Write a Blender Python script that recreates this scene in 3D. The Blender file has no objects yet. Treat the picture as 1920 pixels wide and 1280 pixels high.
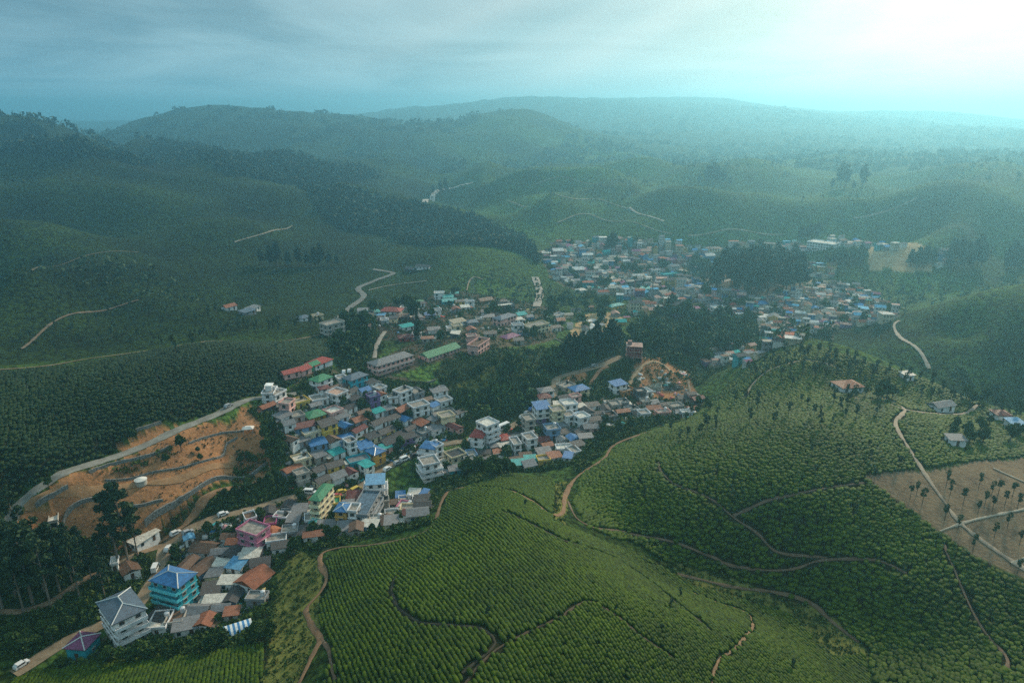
import bpy, math, random
import numpy as np
from mathutils import Vector, Matrix

# ---------------------------------------------------------------- camera, light, exposure
SC = bpy.context.scene
COL = SC.collection
CAM_Z = 150.0
F = 1280.0                      # focal length in pixels of the 1920x1280 photograph (24 mm lens)
PITCH = math.atan((640 - 215) / F)
cam = bpy.data.cameras.new('camera'); camo = bpy.data.objects.new('camera', cam); COL.objects.link(camo)
cam.lens = 24; cam.sensor_width = 36; cam.clip_start = 1; cam.clip_end = 40000
camo.location = (0, 0, CAM_Z); camo.rotation_euler = (math.pi / 2 - PITCH, 0, 0)
SC.camera = camo
SC.view_settings.view_transform = 'Standard'; SC.view_settings.look = 'None'
SC.view_settings.gamma = 1; SC.view_settings.exposure = -0.08
SC.cycles.max_bounces = 5; SC.cycles.diffuse_bounces = 2; SC.cycles.glossy_bounces = 1
SC.cycles.transmission_bounces = 1; SC.cycles.volume_bounces = 2; SC.cycles.transparent_max_bounces = 4
SC.cycles.use_adaptive_sampling = False
SC.cycles.use_denoising = False; SC.cycles.sample_clamp_direct = 1.8; SC.cycles.sample_clamp_indirect = 0.8

SUN_EL, SUN_AZ = math.radians(30), math.radians(36)      # ahead and to the right of the camera, behind cloud
sl = bpy.data.lights.new('sun', 'SUN'); so = bpy.data.objects.new('sun', sl); COL.objects.link(so)
sl.energy = 5.0; sl.angle = math.radians(7); sl.color = (1.0, 0.84, 0.62)
sdir = Vector((math.sin(SUN_AZ) * math.cos(SUN_EL), math.cos(SUN_AZ) * math.cos(SUN_EL), math.sin(SUN_EL)))
so.rotation_euler = (-sdir).to_track_quat('-Z', 'Y').to_euler()

class NT:
    """tiny helper for node trees"""
    def __init__(s, tree): s.t = tree; s.t.nodes.clear()
    def n(s, typ, **kw):
        nd = s.t.nodes.new('ShaderNode' + typ)
        for k, v in kw.items(): setattr(nd, k, v)
        return nd
    def l(s, a, b): s.t.links.new(a, b)
    def val(s, nd, **kw):
        for k, v in kw.items(): nd.inputs[k.replace('_', ' ')].default_value = v
        return nd
    def mul(s, a, b, op='MULTIPLY', clamp=False):
        m = s.n('Math', operation=op, use_clamp=clamp)
        for i, x in enumerate((a, b)):
            if isinstance(x, (int, float)): m.inputs[i].default_value = x
            else: s.l(x, m.inputs[i])
        return m.outputs[0]
    def mix(s, f, a, b, blend='MIX'):
        m = s.n('Mix', data_type='RGBA', blend_type=blend, clamp_factor=True)
        for i, x in ((0, f), (6, a), (7, b)):
            if isinstance(x, (int, float)): m.inputs[i].default_value = x
            elif isinstance(x, (tuple, list)): m.inputs[i].default_value = (*x[:3], 1)
            else: s.l(x, m.inputs[i])
        return m.outputs[2]
    def ramp(s, f, stops):
        r = s.n('ValToRGB'); e = r.color_ramp.elements
        while len(e) < len(stops): e.new(0.5)
        for k, (p, c) in enumerate(stops):
            e[k].position = p; e[k].color = (*c, 1) if isinstance(c, (tuple, list)) else (c, c, c, 1)
        s.l(f, r.inputs[0]); return r.outputs[0]
    def noise(s, vec, scale, detail=3, rough=0.55, dist=0.0):
        t = s.n('TexNoise'); t.inputs['Scale'].default_value = scale; t.inputs['Detail'].default_value = detail
        t.inputs['Roughness'].default_value = rough; t.inputs['Distortion'].default_value = dist
        if vec is not None: s.l(vec, t.inputs['Vector'])
        return t.outputs['Fac']
    def vmath(s, op, a, b=None):
        m = s.n('VectorMath', operation=op)
        for i, x in enumerate((a, b)):
            if x is None: continue
            if isinstance(x, (tuple, list, Vector)): m.inputs[i].default_value = tuple(x)
            else: s.l(x, m.inputs[i])
        return m

def build_world():
    w = bpy.data.worlds.new('World'); SC.world = w; w.use_nodes = True
    T = NT(w.node_tree)
    out = T.n('OutputWorld'); bg = T.n('Background'); T.l(bg.outputs[0], out.inputs[0])
    sky = T.n('TexSky', sky_type='NISHITA', sun_disc=False, sun_elevation=SUN_EL, sun_rotation=SUN_AZ)
    sky.air_density = 1.5; sky.dust_density = 3.0
    tc = T.n('TexCoord'); d = tc.outputs['Generated']
    dn = T.vmath('NORMALIZE', d).outputs[0]
    # closeness to the bright gap in the cloud (upper right)
    ga, ge = math.radians(33.5), math.radians(5.5)
    g = Vector((math.sin(ga) * math.cos(ge), math.cos(ga) * math.cos(ge), math.sin(ge)))
    dot = T.vmath('DOT_PRODUCT', dn, g).outputs['Value']
    # cloud layer seen from below: project the direction on a plane overhead
    sep = T.n('SeparateXYZ'); T.l(dn, sep.inputs[0])
    zz = T.mul(sep.outputs[2], 0.10, 'ADD'); zz = T.mul(zz, 0.03, 'MAXIMUM')
    comb = T.n('CombineXYZ')
    T.l(T.mul(sep.outputs[0], zz, 'DIVIDE'), comb.inputs[0]); T.l(T.mul(sep.outputs[1], zz, 'DIVIDE'), comb.inputs[1])
    cl = T.noise(comb.outputs[0], 0.45, 6, 0.55, 0.8)
    cl2 = T.noise(comb.outputs[0], 1.5, 6, 0.65, 0.6)
    # rays fanning out from the gap
    ra_, re_ = math.radians(48), math.radians(20); gr = Vector((math.sin(ra_)*math.cos(re_), math.cos(ra_)*math.cos(re_), math.sin(re_)))
    right = Vector((0, 0, 1)).cross(gr).normalized(); up = gr.cross(right)
    a = T.vmath('DOT_PRODUCT', dn, right).outputs['Value']; b = T.vmath('DOT_PRODUCT', dn, up).outputs['Value']
    ang = T.mul(T.mul(b, 0.02, 'SUBTRACT'), a, 'ARCTAN2')
    c2 = T.n('CombineXYZ'); T.l(ang, c2.inputs[0])
    ray = T.noise(c2.outputs[0], 8.0, 1.5, 0.5)
    ray = T.ramp(ray, [(0.36, 0.0), (0.66, 1.0)])
    cloud = T.mix(T.ramp(cl, [(0.40, 0.0), (0.62, 1.0)]), WSKY['dark'], WSKY['light'])
    cloud = T.mix(T.mul(T.ramp(cl2, [(0.42, 0.0), (0.62, 1.0)]), 0.22), cloud, WSKY['light'])
    nis = T.mix(1.0, sky.outputs[0], (WSKY['nis'],) * 3, 'MULTIPLY')
    col = T.mix(0.72, nis, cloud)
    glow = T.ramp(dot, [(0.91, 0.0), (0.962, 0.20), (0.987, 0.58), (0.9975, 1.0)])
    glow_r = T.mul(glow, T.mul(T.mul(ray, 0.35), 0.75, 'ADD'))
    brk = T.ramp(cl2, [(0.38, 0.72), (0.56, 1.0)])
    col = T.mix(T.mul(glow_r, brk, clamp=True), col, WSKY['glow'])
    far = T.ramp(dot, [(0.62, 0.0), (0.88, 1.0), (0.99, 0.4)])
    lift = T.ramp(sep.outputs[2], [(0.0, 2.3), (0.045, 1.5), (0.12, 1.0), (0.3, (1.9, 1.5, 1.3)), (0.7, (3.1, 2.4, 2.0))])
    col = T.mix(1.0, col, T.mix(T.mul(glow, 0.8), lift, (1.0, 1.0, 1.0)), 'MULTIPLY')
    col = T.mix(T.mul(T.mul(far, ray), 0.50), col, WSKY['ray'])
    T.l(col, bg.inputs['Color']); bg.inputs['Strength'].default_value = 1.0
WSKY = dict(dark=(0.09, 0.26, 0.40), light=(0.33, 0.56, 0.69), nis=0.10, glow=(1.4, 1.08, 0.76), ray=(1.05, 1.0, 0.92))
build_world()

# ---------------------------------------------------------------- geometry of the view and the lie of the land
cp, sp_ = math.cos(PITCH), math.sin(PITCH)
def ray(px, py):
    a, b = (px - 960) / F, (640 - py) / F
    return np.array([a, cp + b * sp_, -sp_ + b * cp])           # not normalised
def project(x, y, z):
    dz = z - CAM_Z
    f = y * cp - dz * sp_; u = y * sp_ + dz * cp
    return 960 + F * x / f, 640 - F * u / f

def Zp(px, py, z):                                             # seen at this pixel, at height z
    r = ray(px, py); t = (z - CAM_Z) / r[2]; return r[0] * t, r[1] * t, z
def Dp(px, py, D):                                             # seen at this pixel, at distance D
    r = ray(px, py); t = D / math.hypot(r[0], r[1]); return r[0] * t, r[1] * t, CAM_Z + r[2] * t
def Hp(px, D, z):                                              # hidden point in this column
    r = ray(px, 215); t = D / math.hypot(r[0], r[1]); return r[0] * t, r[1] * t, z

ZL = [(600,1280,30),(850,1280,45),(1100,1280,42),(1300,1280,30),(1500,1280,16),(1750,1280,10),(1920,1280,12),
(400,1280,12),(200,1275,6),(30,1275,2),(560,1200,14),(540,1100,8),(600,1190,20),(600,1050,12),(700,1150,32),(850,1130,42),
(940,965,40),(850,1000,32),(760,1020,22),(830,925,15),(930,890,14),(1030,895,12),(1000,1020,42),(1050,950,26),(1060,930,20),
(1100,1025,34),(1150,1120,40),(1250,1180,32),(1400,1180,20),(1270,1075,15),(1180,1000,17),(1400,1110,13),(1550,1160,10),
(1700,1230,9),(1000,1180,46),(1080,880,15),(1150,830,14),(1300,770,12),(1200,900,24),(1300,850,30),(1300,980,24),
(1450,1030,20),(1500,950,30),(1500,800,40),(1400,720,28),(1500,700,38),(1420,670,20),(1500,642,32),(1560,655,33),
(1640,680,33),(1750,720,30),(1900,770,26),(1600,730,36),(1690,770,37),(1800,770,31),(1900,830,30),(1700,880,33),
(1850,900,30),(1750,980,26),(1900,1080,20),(1700,1100,18),(1850,1200,13),(1600,1000,25),
(1620,628,6),(1700,650,12),(1850,700,8),(1920,720,8),(1680,600,16),(1800,562,34),(1900,580,38),(1800,640,18),(1750,585,26),
(1450,640,4),(1400,650,5),(1500,600,2),(1650,590,2),(1550,540,2),(1400,560,8),(1420,530,14),(1300,560,4),(1200,540,4),
(1100,480,8),(1250,470,8),(1050,530,5),(1350,470,8),(1550,470,12),(1700,480,10),(1850,500,8),(1750,540,6),
(1300,640,10),(1180,660,22),(1250,690,14),(1240,725,9),(1320,700,5),(1200,790,10),(1100,760,12),(1050,720,15),
(1000,780,10),(900,830,8),(900,870,4),(1000,860,5),(1060,860,8),(760,860,7),(950,700,22),(1000,650,20),(900,740,14),
(850,700,22),(760,690,25),(870,650,25),(920,640,24),(850,590,20),(950,580,16),(750,590,22),(800,630,23),(1050,600,14),
(1100,590,10),(1150,570,8),(1000,560,10),(700,880,7),(690,920,5),(600,940,7),(700,960,3),(780,960,3),(750,800,12),
(650,800,18),(600,760,24),(520,770,26),(500,740,29),(560,860,14),(540,900,10),(640,720,26),(700,740,22),(630,640,28),
(330,1100,3),(280,1190,2),(160,1230,1),(40,1250,0),(450,1050,4),(450,1130,3),(400,1180,3),(100,1130,6),(0,1150,7),
(200,1090,5),(250,1020,10),(320,1020,5),(420,960,9),(480,930,9),(60,1040,14),(0,960,28),(100,900,32),(300,820,32),
(420,770,31),(250,900,24),(400,860,22),(480,820,24),(300,960,16),(450,880,14),(200,960,19),(120,1000,16),
(100,820,40),(250,760,42),(400,700,42),(520,680,36),(200,690,50),(400,640,46),(0,760,50),(0,690,52),(600,620,32),
(600,660,31),(440,580,16),(600,590,18),(250,620,26),(100,640,28),(0,600,22),(300,560,32),(200,590,26),(420,570,24),
(650,570,14),(690,540,12),(730,515,12),(780,505,14),(900,468,28),(800,490,20),(1000,520,10),(950,550,10),(850,540,12),
(900,510,20)]
DL = [(0,412,680),(100,418,680),(250,462,660),(450,485,640),(100,500,560),(300,520,560),(0,520,540),(550,500,620),
(50,380,850),(200,390,830),(400,400,800),(500,430,740),(600,420,760),(350,430,740),(0,228,1250),(80,236,1250),(150,262,1230),
(215,295,1180),(300,262,1200),(350,265,1200),(450,290,1150),(600,308,1100),(680,312,1080),(730,335,1050),(300,330,1000),
(100,320,1020),(600,360,940),(640,352,900),(700,368,880),(800,385,860),(900,410,820),(980,440,780),(760,440,760),
(650,430,770),(900,450,720),(800,375,1050),(880,340,1200),(760,340,1200),(1050,320,1150),(950,335,1120),(1150,345,1080),
(1050,352,1030),(1050,380,950),(1200,390,900),(1000,400,880),(1100,430,800),(1300,400,900),(1250,440,780),(1400,420,850),
(1300,345,1080),(1340,335,1080),(1550,350,1050),(1600,352,1030),(1450,360,1050),(1550,400,900),(1700,400,900),(1700,345,1080),
(1850,345,1080),(1900,400,880),(1800,440,800),(1550,303,1400),(1550,330,1250),(1300,310,1500),(1100,290,1500),(900,290,1500),
(1750,300,1500),(1900,300,1500),(180,255,2100),(260,225,2100),(330,213,2100),(450,208,2100),(560,216,2100),(650,224,2100),
(760,232,2000),(860,232,1900),(920,212,1850),(980,206,1850),(1030,218,1850),(1080,240,1850),(1150,260,1800),(450,270,1600),
(700,280,1500),(750,216,3300),(860,203,3300),(930,194,3300),(1000,183,3400),(1060,189,3400),(1130,188,3400),(1200,193,3400),(1300,196,3400),(1400,203,3400),(1480,210,3300),
(1370,188,4200),(1420,196,4200),(1500,208,4000),(1590,218,3800),(1640,210,3800),(1720,224,3800),(1780,215,3900),(1850,226,3900),(1920,234,3900),
(0,270,3000),(-150,260,3000)]
HL = [(1500,420,8),(1650,400,8),(1800,380,8),(1920,370,10),(1800,520,15),(1900,500,18),(400,400,28),(200,390,30),(0,390,32),
(300,540,16),(100,780,30),(300,760,22),(900,760,12),(50,1600,60),(300,1500,60),(600,1400,50),(750,1000,40),(950,900,20),
(450,2500,80),(980,2300,80),(700,2400,80),(1300,2200,90),(1600,2200,80),(1900,2200,70),
(100,60,20),(960,60,30),(1800,60,15),(-300,120,0),(-300,250,40),(-300,450,40),(-300,800,60),(-300,1300,110),(-300,2500,80),
(2250,120,12),(2250,250,25),(2250,450,20),(2250,800,40),(2250,1300,50),(2250,2500,100)]
HL += [(p, 5200, 110) for p in (0, 500, 1000, 1500, 1920)] + [(p, 9000, 60) for p in (0, 960, 1920)]
CP = np.array([Zp(*t) for t in ZL] + [Dp(*t) for t in DL] + [Hp(*t) for t in HL])

def tps_fit(P, z, lam):
    n = len(P); d = np.linalg.norm(P[:, None] - P[None], axis=2)
    K = np.where(d > 0, d * d * np.log(np.maximum(d, 1e-9)), 0) + lam * np.eye(n)
    A = np.zeros((n + 3, n + 3)); A[:n, :n] = K; A[:n, n] = 1; A[:n, n+1:] = P; A[n, :n] = 1; A[n+1:, :n] = P.T
    return np.linalg.solve(A, np.concatenate([z, np.zeros(3)]))
CU = np.stack([np.arctan2(CP[:, 0], CP[:, 1]), np.log(np.hypot(CP[:, 0], CP[:, 1]))], 1)
W = tps_fit(CU, CP[:, 2], 2e-4)
def tps(u, v):
    o = np.full(u.shape, W[-3]) + W[-2] * u + W[-1] * v
    for (cu, cv), w in zip(CU, W):
        d2 = (u - cu) ** 2 + (v - cv) ** 2
        o += w * 0.5 * d2 * np.log(np.maximum(d2, 1e-18))
    return o

_rs = np.random.RandomState(7); _lat = _rs.rand(256, 256)
def vnoise(x, y):
    xi = np.floor(x).astype(int); yi = np.floor(y).astype(int); fx = x - xi; fy = y - yi
    fx = fx * fx * (3 - 2 * fx); fy = fy * fy * (3 - 2 * fy)
    g = lambda a, b: _lat[a & 255, b & 255]
    return (g(xi, yi) * (1 - fx) + g(xi + 1, yi) * fx) * (1 - fy) + (g(xi, yi + 1) * (1 - fx) + g(xi + 1, yi + 1) * fx) * fy - 0.5
def sstep(a, b, x):
    t = np.clip((x - a) / (b - a), 0, 1); return t * t * (3 - 2 * t)

AZ_IN = np.radians(np.arange(-46, 46.01, 0.15))
AZ = np.concatenate([np.radians(np.arange(-180, -46, 4.0)), AZ_IN, np.radians(np.arange(50, 180, 4.0))])
V0, V1, NV = math.log(45), math.log(12000), 860
VV = np.linspace(V0, V1, NV)
GU, GV = np.meshgrid(AZ, VV, indexing='ij')
def make_heights():
    e = np.exp(GV); x = np.sin(GU) * e; y = np.cos(GU) * e
    z = np.zeros_like(GU); inn = (np.abs(GU) < math.radians(62))
    z[inn] = tps(GU[inn], GV[inn])
    z = np.clip(z, -12, 260)
    z = z * (1 - sstep(0.85, 1.05, np.abs(GU))) + 30 * sstep(0.85, 1.05, np.abs(GU))
    r = e
    z += vnoise(x / 70, y / 70) * (1.2 + 5 * sstep(380, 900, r)) + vnoise(x / 23 + 9, y / 23) * 0.9
    z += (np.abs(vnoise(x / 105 + 31, y / 105 + 5)) * -42 + 8) * sstep(650, 1000, r) * (1 - sstep(1500, 2200, r)) + vnoise(x / 45 + 3, y / 45 + 15) * 9 * sstep(1300, 2000, r) + vnoise(x / 260 + 13, y / 260 + 25) * 22 * sstep(1500, 2400, r)
    return x, y, z
DOMES = [(1050,345,1030,20,60),(950,352,1000,14,50),(1150,352,960,16,55),(1250,398,850,13,45),(1040,402,850,14,48),(1180,428,760,11,40),(1330,402,850,12,48),(990,378,930,14,45),
 (1410,382,900,14,50),(1500,402,850,12,45),(1620,392,870,13,48),(1750,392,900,15,55),(1860,402,850,13,50),(300,402,800,14,52),(140,388,830,14,55),(450,442,700,10,40),(400,352,950,16,60),
 (200,352,960,14,55),(1550,442,760,9,40),(900,332,1150,16,60),(1300,352,1050,14,60),(1680,440,760,9,40),(1420,330,1180,16,70),(1200,330,1150,15,60),(560,395,820,10,45),(60,350,980,15,60),(1830,330,1150,16,70),(720,330,1250,18,80)]
def add_domes():
    global GZ
    for k, (px, py, D, A, R) in enumerate(DOMES):
        cx, cy, _ = Dp(px, py, D); th = 0.9 * k; dx, dy = GX - cx, GY - cy
        a = dx*math.cos(th) + dy*math.sin(th); b = -dx*math.sin(th) + dy*math.cos(th)
        GZ = GZ + 1.5 * A * np.exp(-(a*a/(1.7*R*R) + b*b/(0.8*R*R)))
GX, GY, GZ = make_heights(); add_domes()
def H(x, y):
    x = np.asarray(x, float); y = np.asarray(y, float)
    u = np.arctan2(x, y); v = np.log(np.maximum(np.hypot(x, y), 46))
    i = np.clip(np.searchsorted(AZ, u) - 1, 0, len(AZ) - 2); fu = np.clip((u - AZ[i]) / (AZ[i+1] - AZ[i]), 0, 1)
    q = np.clip((v - V0) / (V1 - V0) * (NV - 1), 0, NV - 1.001); j = q.astype(int); fv = q - j
    return (GZ[i, j] * (1 - fu) + GZ[i+1, j] * fu) * (1 - fv) + (GZ[i, j+1] * (1 - fu) + GZ[i+1, j+1] * fu) * fv
_T = np.exp(np.linspace(math.log(55), math.log(9000), 2600))
def at(px, py):
    """first point of the land along the ray of a pixel"""
    r = ray(px, py); k = math.hypot(r[0], r[1]); t = _T / k
    dz = CAM_Z + r[2] * t - H(r[0] * t, r[1] * t)
    b = np.nonzero(dz < 0)[0]
    if len(b) == 0: q = t[-1]
    else:
        j = max(b[0], 1); a0, a1 = dz[j-1], dz[j]; q = t[j-1] + (t[j] - t[j-1]) * a0 / max(a0 - a1, 1e-9)
    return np.array([r[0] * q, r[1] * q, float(H(r[0] * q, r[1] * q))])

# ---------------------------------------------------------------- materials
MATS = {}
def base_mat(name):
    m = bpy.data.materials.new(name); m.use_nodes = True; T = NT(m.node_tree)
    out = T.n('OutputMaterial'); b = T.n('BsdfPrincipled'); T.l(b.outputs[0], out.inputs[0])
    b.inputs['Roughness'].default_value = 0.85; b.inputs['Specular IOR Level'].default_value = 0.25
    return m, T, b
def bump(T, b, h, dist, strength=0.6):
    bp = T.n('Bump'); bp.inputs['Distance'].default_value = dist; bp.inputs['Strength'].default_value = strength
    T.l(h, bp.inputs['Height']); T.l(bp.outputs[0], b.inputs['Normal'])
def surf(kind, rgb):
    """kinds: plaster, concrete, tin, tile, glass, paint, earth, stone, wood"""
    key = (kind, tuple(round(c, 3) for c in rgb))
    if key in MATS: return MATS[key]
    m, T, b = base_mat(f'{kind}_{len(MATS)}')
    g = T.n('NewGeometry'); p = g.outputs['Position']; tc = T.n('TexCoord').outputs['Object']
    dk = tuple(c * 0.45 for c in rgb); lt = tuple(min(0.9, c * 1.25 + 0.01) for c in rgb)
    if kind == 'plaster':
        n = T.noise(p, 0.55, 5, 0.65); n2 = T.noise(p, 3.2, 3, 0.6)
        c = T.mix(T.ramp(n, [(0.36, 0.75), (0.60, 0.0)]), rgb, dk)
        T.l(T.mix(T.mul(n2, 0.35), c, lt), b.inputs['Base Color'])
    elif kind == 'concrete':
        n = T.noise(p, 0.8, 5, 0.7)
        c = T.mix(T.ramp(n, [(0.35, 1.0), (0.62, 0.0)]), rgb, tuple(c * 0.38 for c in rgb))
        T.l(c, b.inputs['Base Color'])
    elif kind in ('tin', 'tile'):
        n = T.noise(p, 0.9, 5, 0.7); n2 = T.noise(p, 5.0, 2, 0.5)
        c = T.mix(T.ramp(n, [(0.40, 0.65), (0.62, 0.0)]), rgb, dk)
        rust = (0.13, 0.06, 0.03) if kind == 'tin' else (0.05, 0.035, 0.03)
        c = T.mix(T.mul(T.ramp(n2, [(0.50, 0.0), (0.68, 1.0)]), 0.45), c, rust)
        T.l(c, b.inputs['Base Color'])
        wv = T.n('TexWave', wave_type='BANDS', bands_direction='X'); T.l(tc, wv.inputs[0])
        wv.inputs['Scale'].default_value = 2.2 if kind == 'tin' else 3.5
        bump(T, b, wv.outputs['Fac'], 0.06, 0.7); b.inputs['Roughness'].default_value = 0.55 if kind == 'tin' else 0.8
    elif kind == 'glass':
        b.inputs['Base Color'].default_value = (*rgb, 1); b.inputs['Roughness'].default_value = 0.18
        b.inputs['Specular IOR Level'].default_value = 0.5
    elif kind == 'paint':
        n = T.noise(p, 2.5, 2); T.l(T.mix(T.mul(n, 0.4), rgb, dk), b.inputs['Base Color'])
        b.inputs['Roughness'].default_value = 0.35; b.inputs['Specular IOR Level'].default_value = 0.5
    elif kind == 'stone':
        v = T.n('TexVoronoi'); T.l(p, v.inputs['Vector']); v.inputs['Scale'].default_value = 1.8
        T.l(T.mix(T.ramp(v.outputs['Distance'], [(0.1, 0.0), (0.7, 1.0)]), rgb, dk), b.inputs['Base Color'])
        bump(T, b, v.outputs['Distance'], 0.1)
    elif kind == 'earth':
        n = T.noise(p, 0.25, 6, 0.7); n2 = T.noise(p, 1.7, 4, 0.6)
        c = T.mix(T.ramp(n, [(0.38, 0.9), (0.62, 0.0)]), rgb, dk)
        T.l(T.mix(T.mul(n2, 0.4), c, lt), b.inputs['Base Color'])
        bump(T, b, n2, 0.2)
    else:
        n = T.noise(p, 2.0, 4); T.l(T.mix(n, dk, lt), b.inputs['Base Color'])
    MATS[key] = m; return m

def leaf_mat(name, dark, light, spread=0.18, tone=True):
    m, T, b = base_mat(name)
    a = T.n('Attribute', attribute_name='tone'); oi = T.n('ObjectInfo'); g = T.n('NewGeometry')
    n = T.noise(g.outputs['Position'], 0.35 if tone else spread, 3, 0.6)
    f = T.mul(a.outputs['Fac'], 0.62); f = T.mul(f, T.mul(n, 0.5), 'ADD'); f = T.mul(f, 0.12, 'SUBTRACT')
    if tone: f = T.mul(f, T.mul(T.mul(oi.outputs['Random'], 0.5, 'SUBTRACT'), 0.45), 'ADD', True)
    T.l(T.ramp(f, [(0.0, dark), (0.9, light)]), b.inputs['Base Color'])
    b.inputs['Roughness'].default_value = 0.75; b.inputs['Specular IOR Level'].default_value = 0.12
    return m

# ---------------------------------------------------------------- mesh helpers
def link_mesh(name, verts, faces, mat, parent=None, smooth=False, tone=None):
    me = bpy.data.meshes.new(name)
    if isinstance(verts, np.ndarray):
        k = faces.shape[1]
        me.vertices.add(len(verts)); me.vertices.foreach_set('co', verts.astype(np.float32).ravel())
        me.loops.add(faces.size); me.loops.foreach_set('vertex_index', faces.astype(np.int32).ravel())
        me.polygons.add(len(faces)); me.polygons.foreach_set('loop_start', np.arange(0, faces.size, k, dtype=np.int32))
        me.polygons.foreach_set('loop_total', np.full(len(faces), k, dtype=np.int32)); me.update(calc_edges=True)
    else: me.from_pydata(verts, [], faces)
    if tone is not None:
        at_ = me.attributes.new('tone', 'FLOAT', 'POINT'); at_.data.foreach_set('value', np.asarray(tone, np.float32))
    if smooth: me.polygons.foreach_set('use_smooth', np.ones(len(me.polygons), dtype=bool))
    if mat: me.materials.append(mat)
    o = bpy.data.objects.new(name, me); COL.objects.link(o)
    if parent: o.parent = parent
    return o
def tag(o, label=None, cat=None, group=None, kind=None):
    if label: o['label'] = label
    if cat: o['category'] = cat
    if group: o['group'] = group
    if kind: o['kind'] = kind
    return o
def empty(name, loc, rz=0.0):
    o = bpy.data.objects.new(name, None); COL.objects.link(o); o.location = [float(c) for c in loc]; o.rotation_euler = (0, 0, rz)
    o.empty_display_size = 0.5; return o
class MB:
    def __init__(s): s.v = []; s.f = []
    def poly(s, pts): i = len(s.v); s.v += [tuple(p) for p in pts]; s.f.append(tuple(range(i, i + len(pts))))
    def hexa(s, b, t):
        i = len(s.v); s.v += [tuple(p) for p in b] + [tuple(p) for p in t]
        s.f += [(i+3,i+2,i+1,i), (i+4,i+5,i+6,i+7)] + [(i+k, i+(k+1)%4, i+4+(k+1)%4, i+4+k) for k in range(4)]
    def box(s, x0, x1, y0, y1, z0, z1):
        q = lambda z: [(x0,y0,z),(x1,y0,z),(x1,y1,z),(x0,y1,z)]
        s.hexa(q(z0), q(z1))
    def cyl(s, cx, cy, z0, z1, r, n=10, r1=None):
        r1 = r if r1 is None else r1; i = len(s.v)
        for z, rr in ((z0, r), (z1, r1)): s.v += [(cx + rr*math.cos(2*math.pi*k/n), cy + rr*math.sin(2*math.pi*k/n), z) for k in range(n)]
        s.f += [(i+k, i+(k+1)%n, i+n+(k+1)%n, i+n+k) for k in range(n)] + [tuple(range(i+n-1, i-1, -1)), tuple(range(i+n, i+2*n))]
    def bar(s, a, b, r):
        a, b = Vector(a), Vector(b); d = (b-a).normalized(); u = d.orthogonal().normalized(); w = d.cross(u)
        q = lambda p: [p + (u*c + w*e)*r for c, e in ((-1,-1),(1,-1),(1,1),(-1,1))]
        s.hexa(q(a), q(b))
    def build(s, name, mat, parent=None): return link_mesh(name, s.v, s.f, mat, parent)

# ---------------------------------------------------------------- roads, paths and fields, drawn on the land
def world_line(px, step=1.0):
    P = np.array([at(*p)[:2] for p in px]); Q = [P[0]]
    n = len(P)
    for i in range(n - 1):                                     # Catmull-Rom
        p0, p1, p2, p3 = P[max(i-1, 0)], P[i], P[i+1], P[min(i+2, n-1)]
        k = max(2, int(np.linalg.norm(p2 - p1) / step))
        for t in np.linspace(0, 1, k + 1)[1:]:
            Q.append(0.5*((2*p1) + (p2-p0)*t + (2*p0-5*p1+4*p2-p3)*t*t + (3*p1-p0-3*p2+p3)*t**3))
    return np.array(Q)
def world_poly(px): return np.array([at(*p)[:2] for p in px])
def inside(P, x, y):
    r = np.zeros(x.shape, bool); j = len(P) - 1
    for i in range(len(P)):
        (xi, yi), (xj, yj) = P[i], P[j]
        c = ((yi > y) != (yj > y)) & (x < (xj - xi) * (y - yi) / (yj - yi + 1e-12) + xi)
        r ^= c; j = i
    return r

ROADS = [  # name, pixels, width, colour
 ('road', [(14,1000),(22,970),(42,938),(90,902),(200,862),(300,822),(400,780),(490,746),(560,738)], 4.8, (0.21,0.20,0.17)),
 ('road', [(25,1262),(100,1216),(180,1176),(250,1140),(288,1090),(303,1060),(316,1028),(350,997),(420,969),(500,946),(560,930),(610,931),(655,924),(692,904),(722,880),(770,856),(830,833),(900,822),(960,800),(1000,770),(1036,742),(1042,714),(1070,701),(1120,688),(1165,668)], 4.4, (0.24,0.175,0.11)),
 ('road', [(-40,1150),(0,1149),(60,1143),(110,1120),(160,1086),(215,1064),(245,1040),(300,1014),(350,978),(420,957)], 3.0, (0.24,0.165,0.10)),
 ('road', [(632,596),(655,578),(682,556),(672,541),(700,528),(737,513),(700,505)], 4.6, (0.15,0.145,0.13)),
 ('road', [(1006,575),(1012,548),(1003,520)], 6.0, (0.34,0.29,0.24)),
 ('road', [(797,381),(812,369),(850,353),(885,344)], 8.0, (0.45,0.40,0.34)),
 ('road', [(702,672),(706,650),(715,632),(722,622)], 2.4, (0.26,0.23,0.19)),
 ('road', [(1290,552),(1340,535),(1370,525)], 5.0, (0.28,0.25,0.22)),
]
DIRT, TRENCH, PALE = (0.20,0.11,0.055), (0.035,0.03,0.017), (0.40,0.33,0.24)
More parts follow.
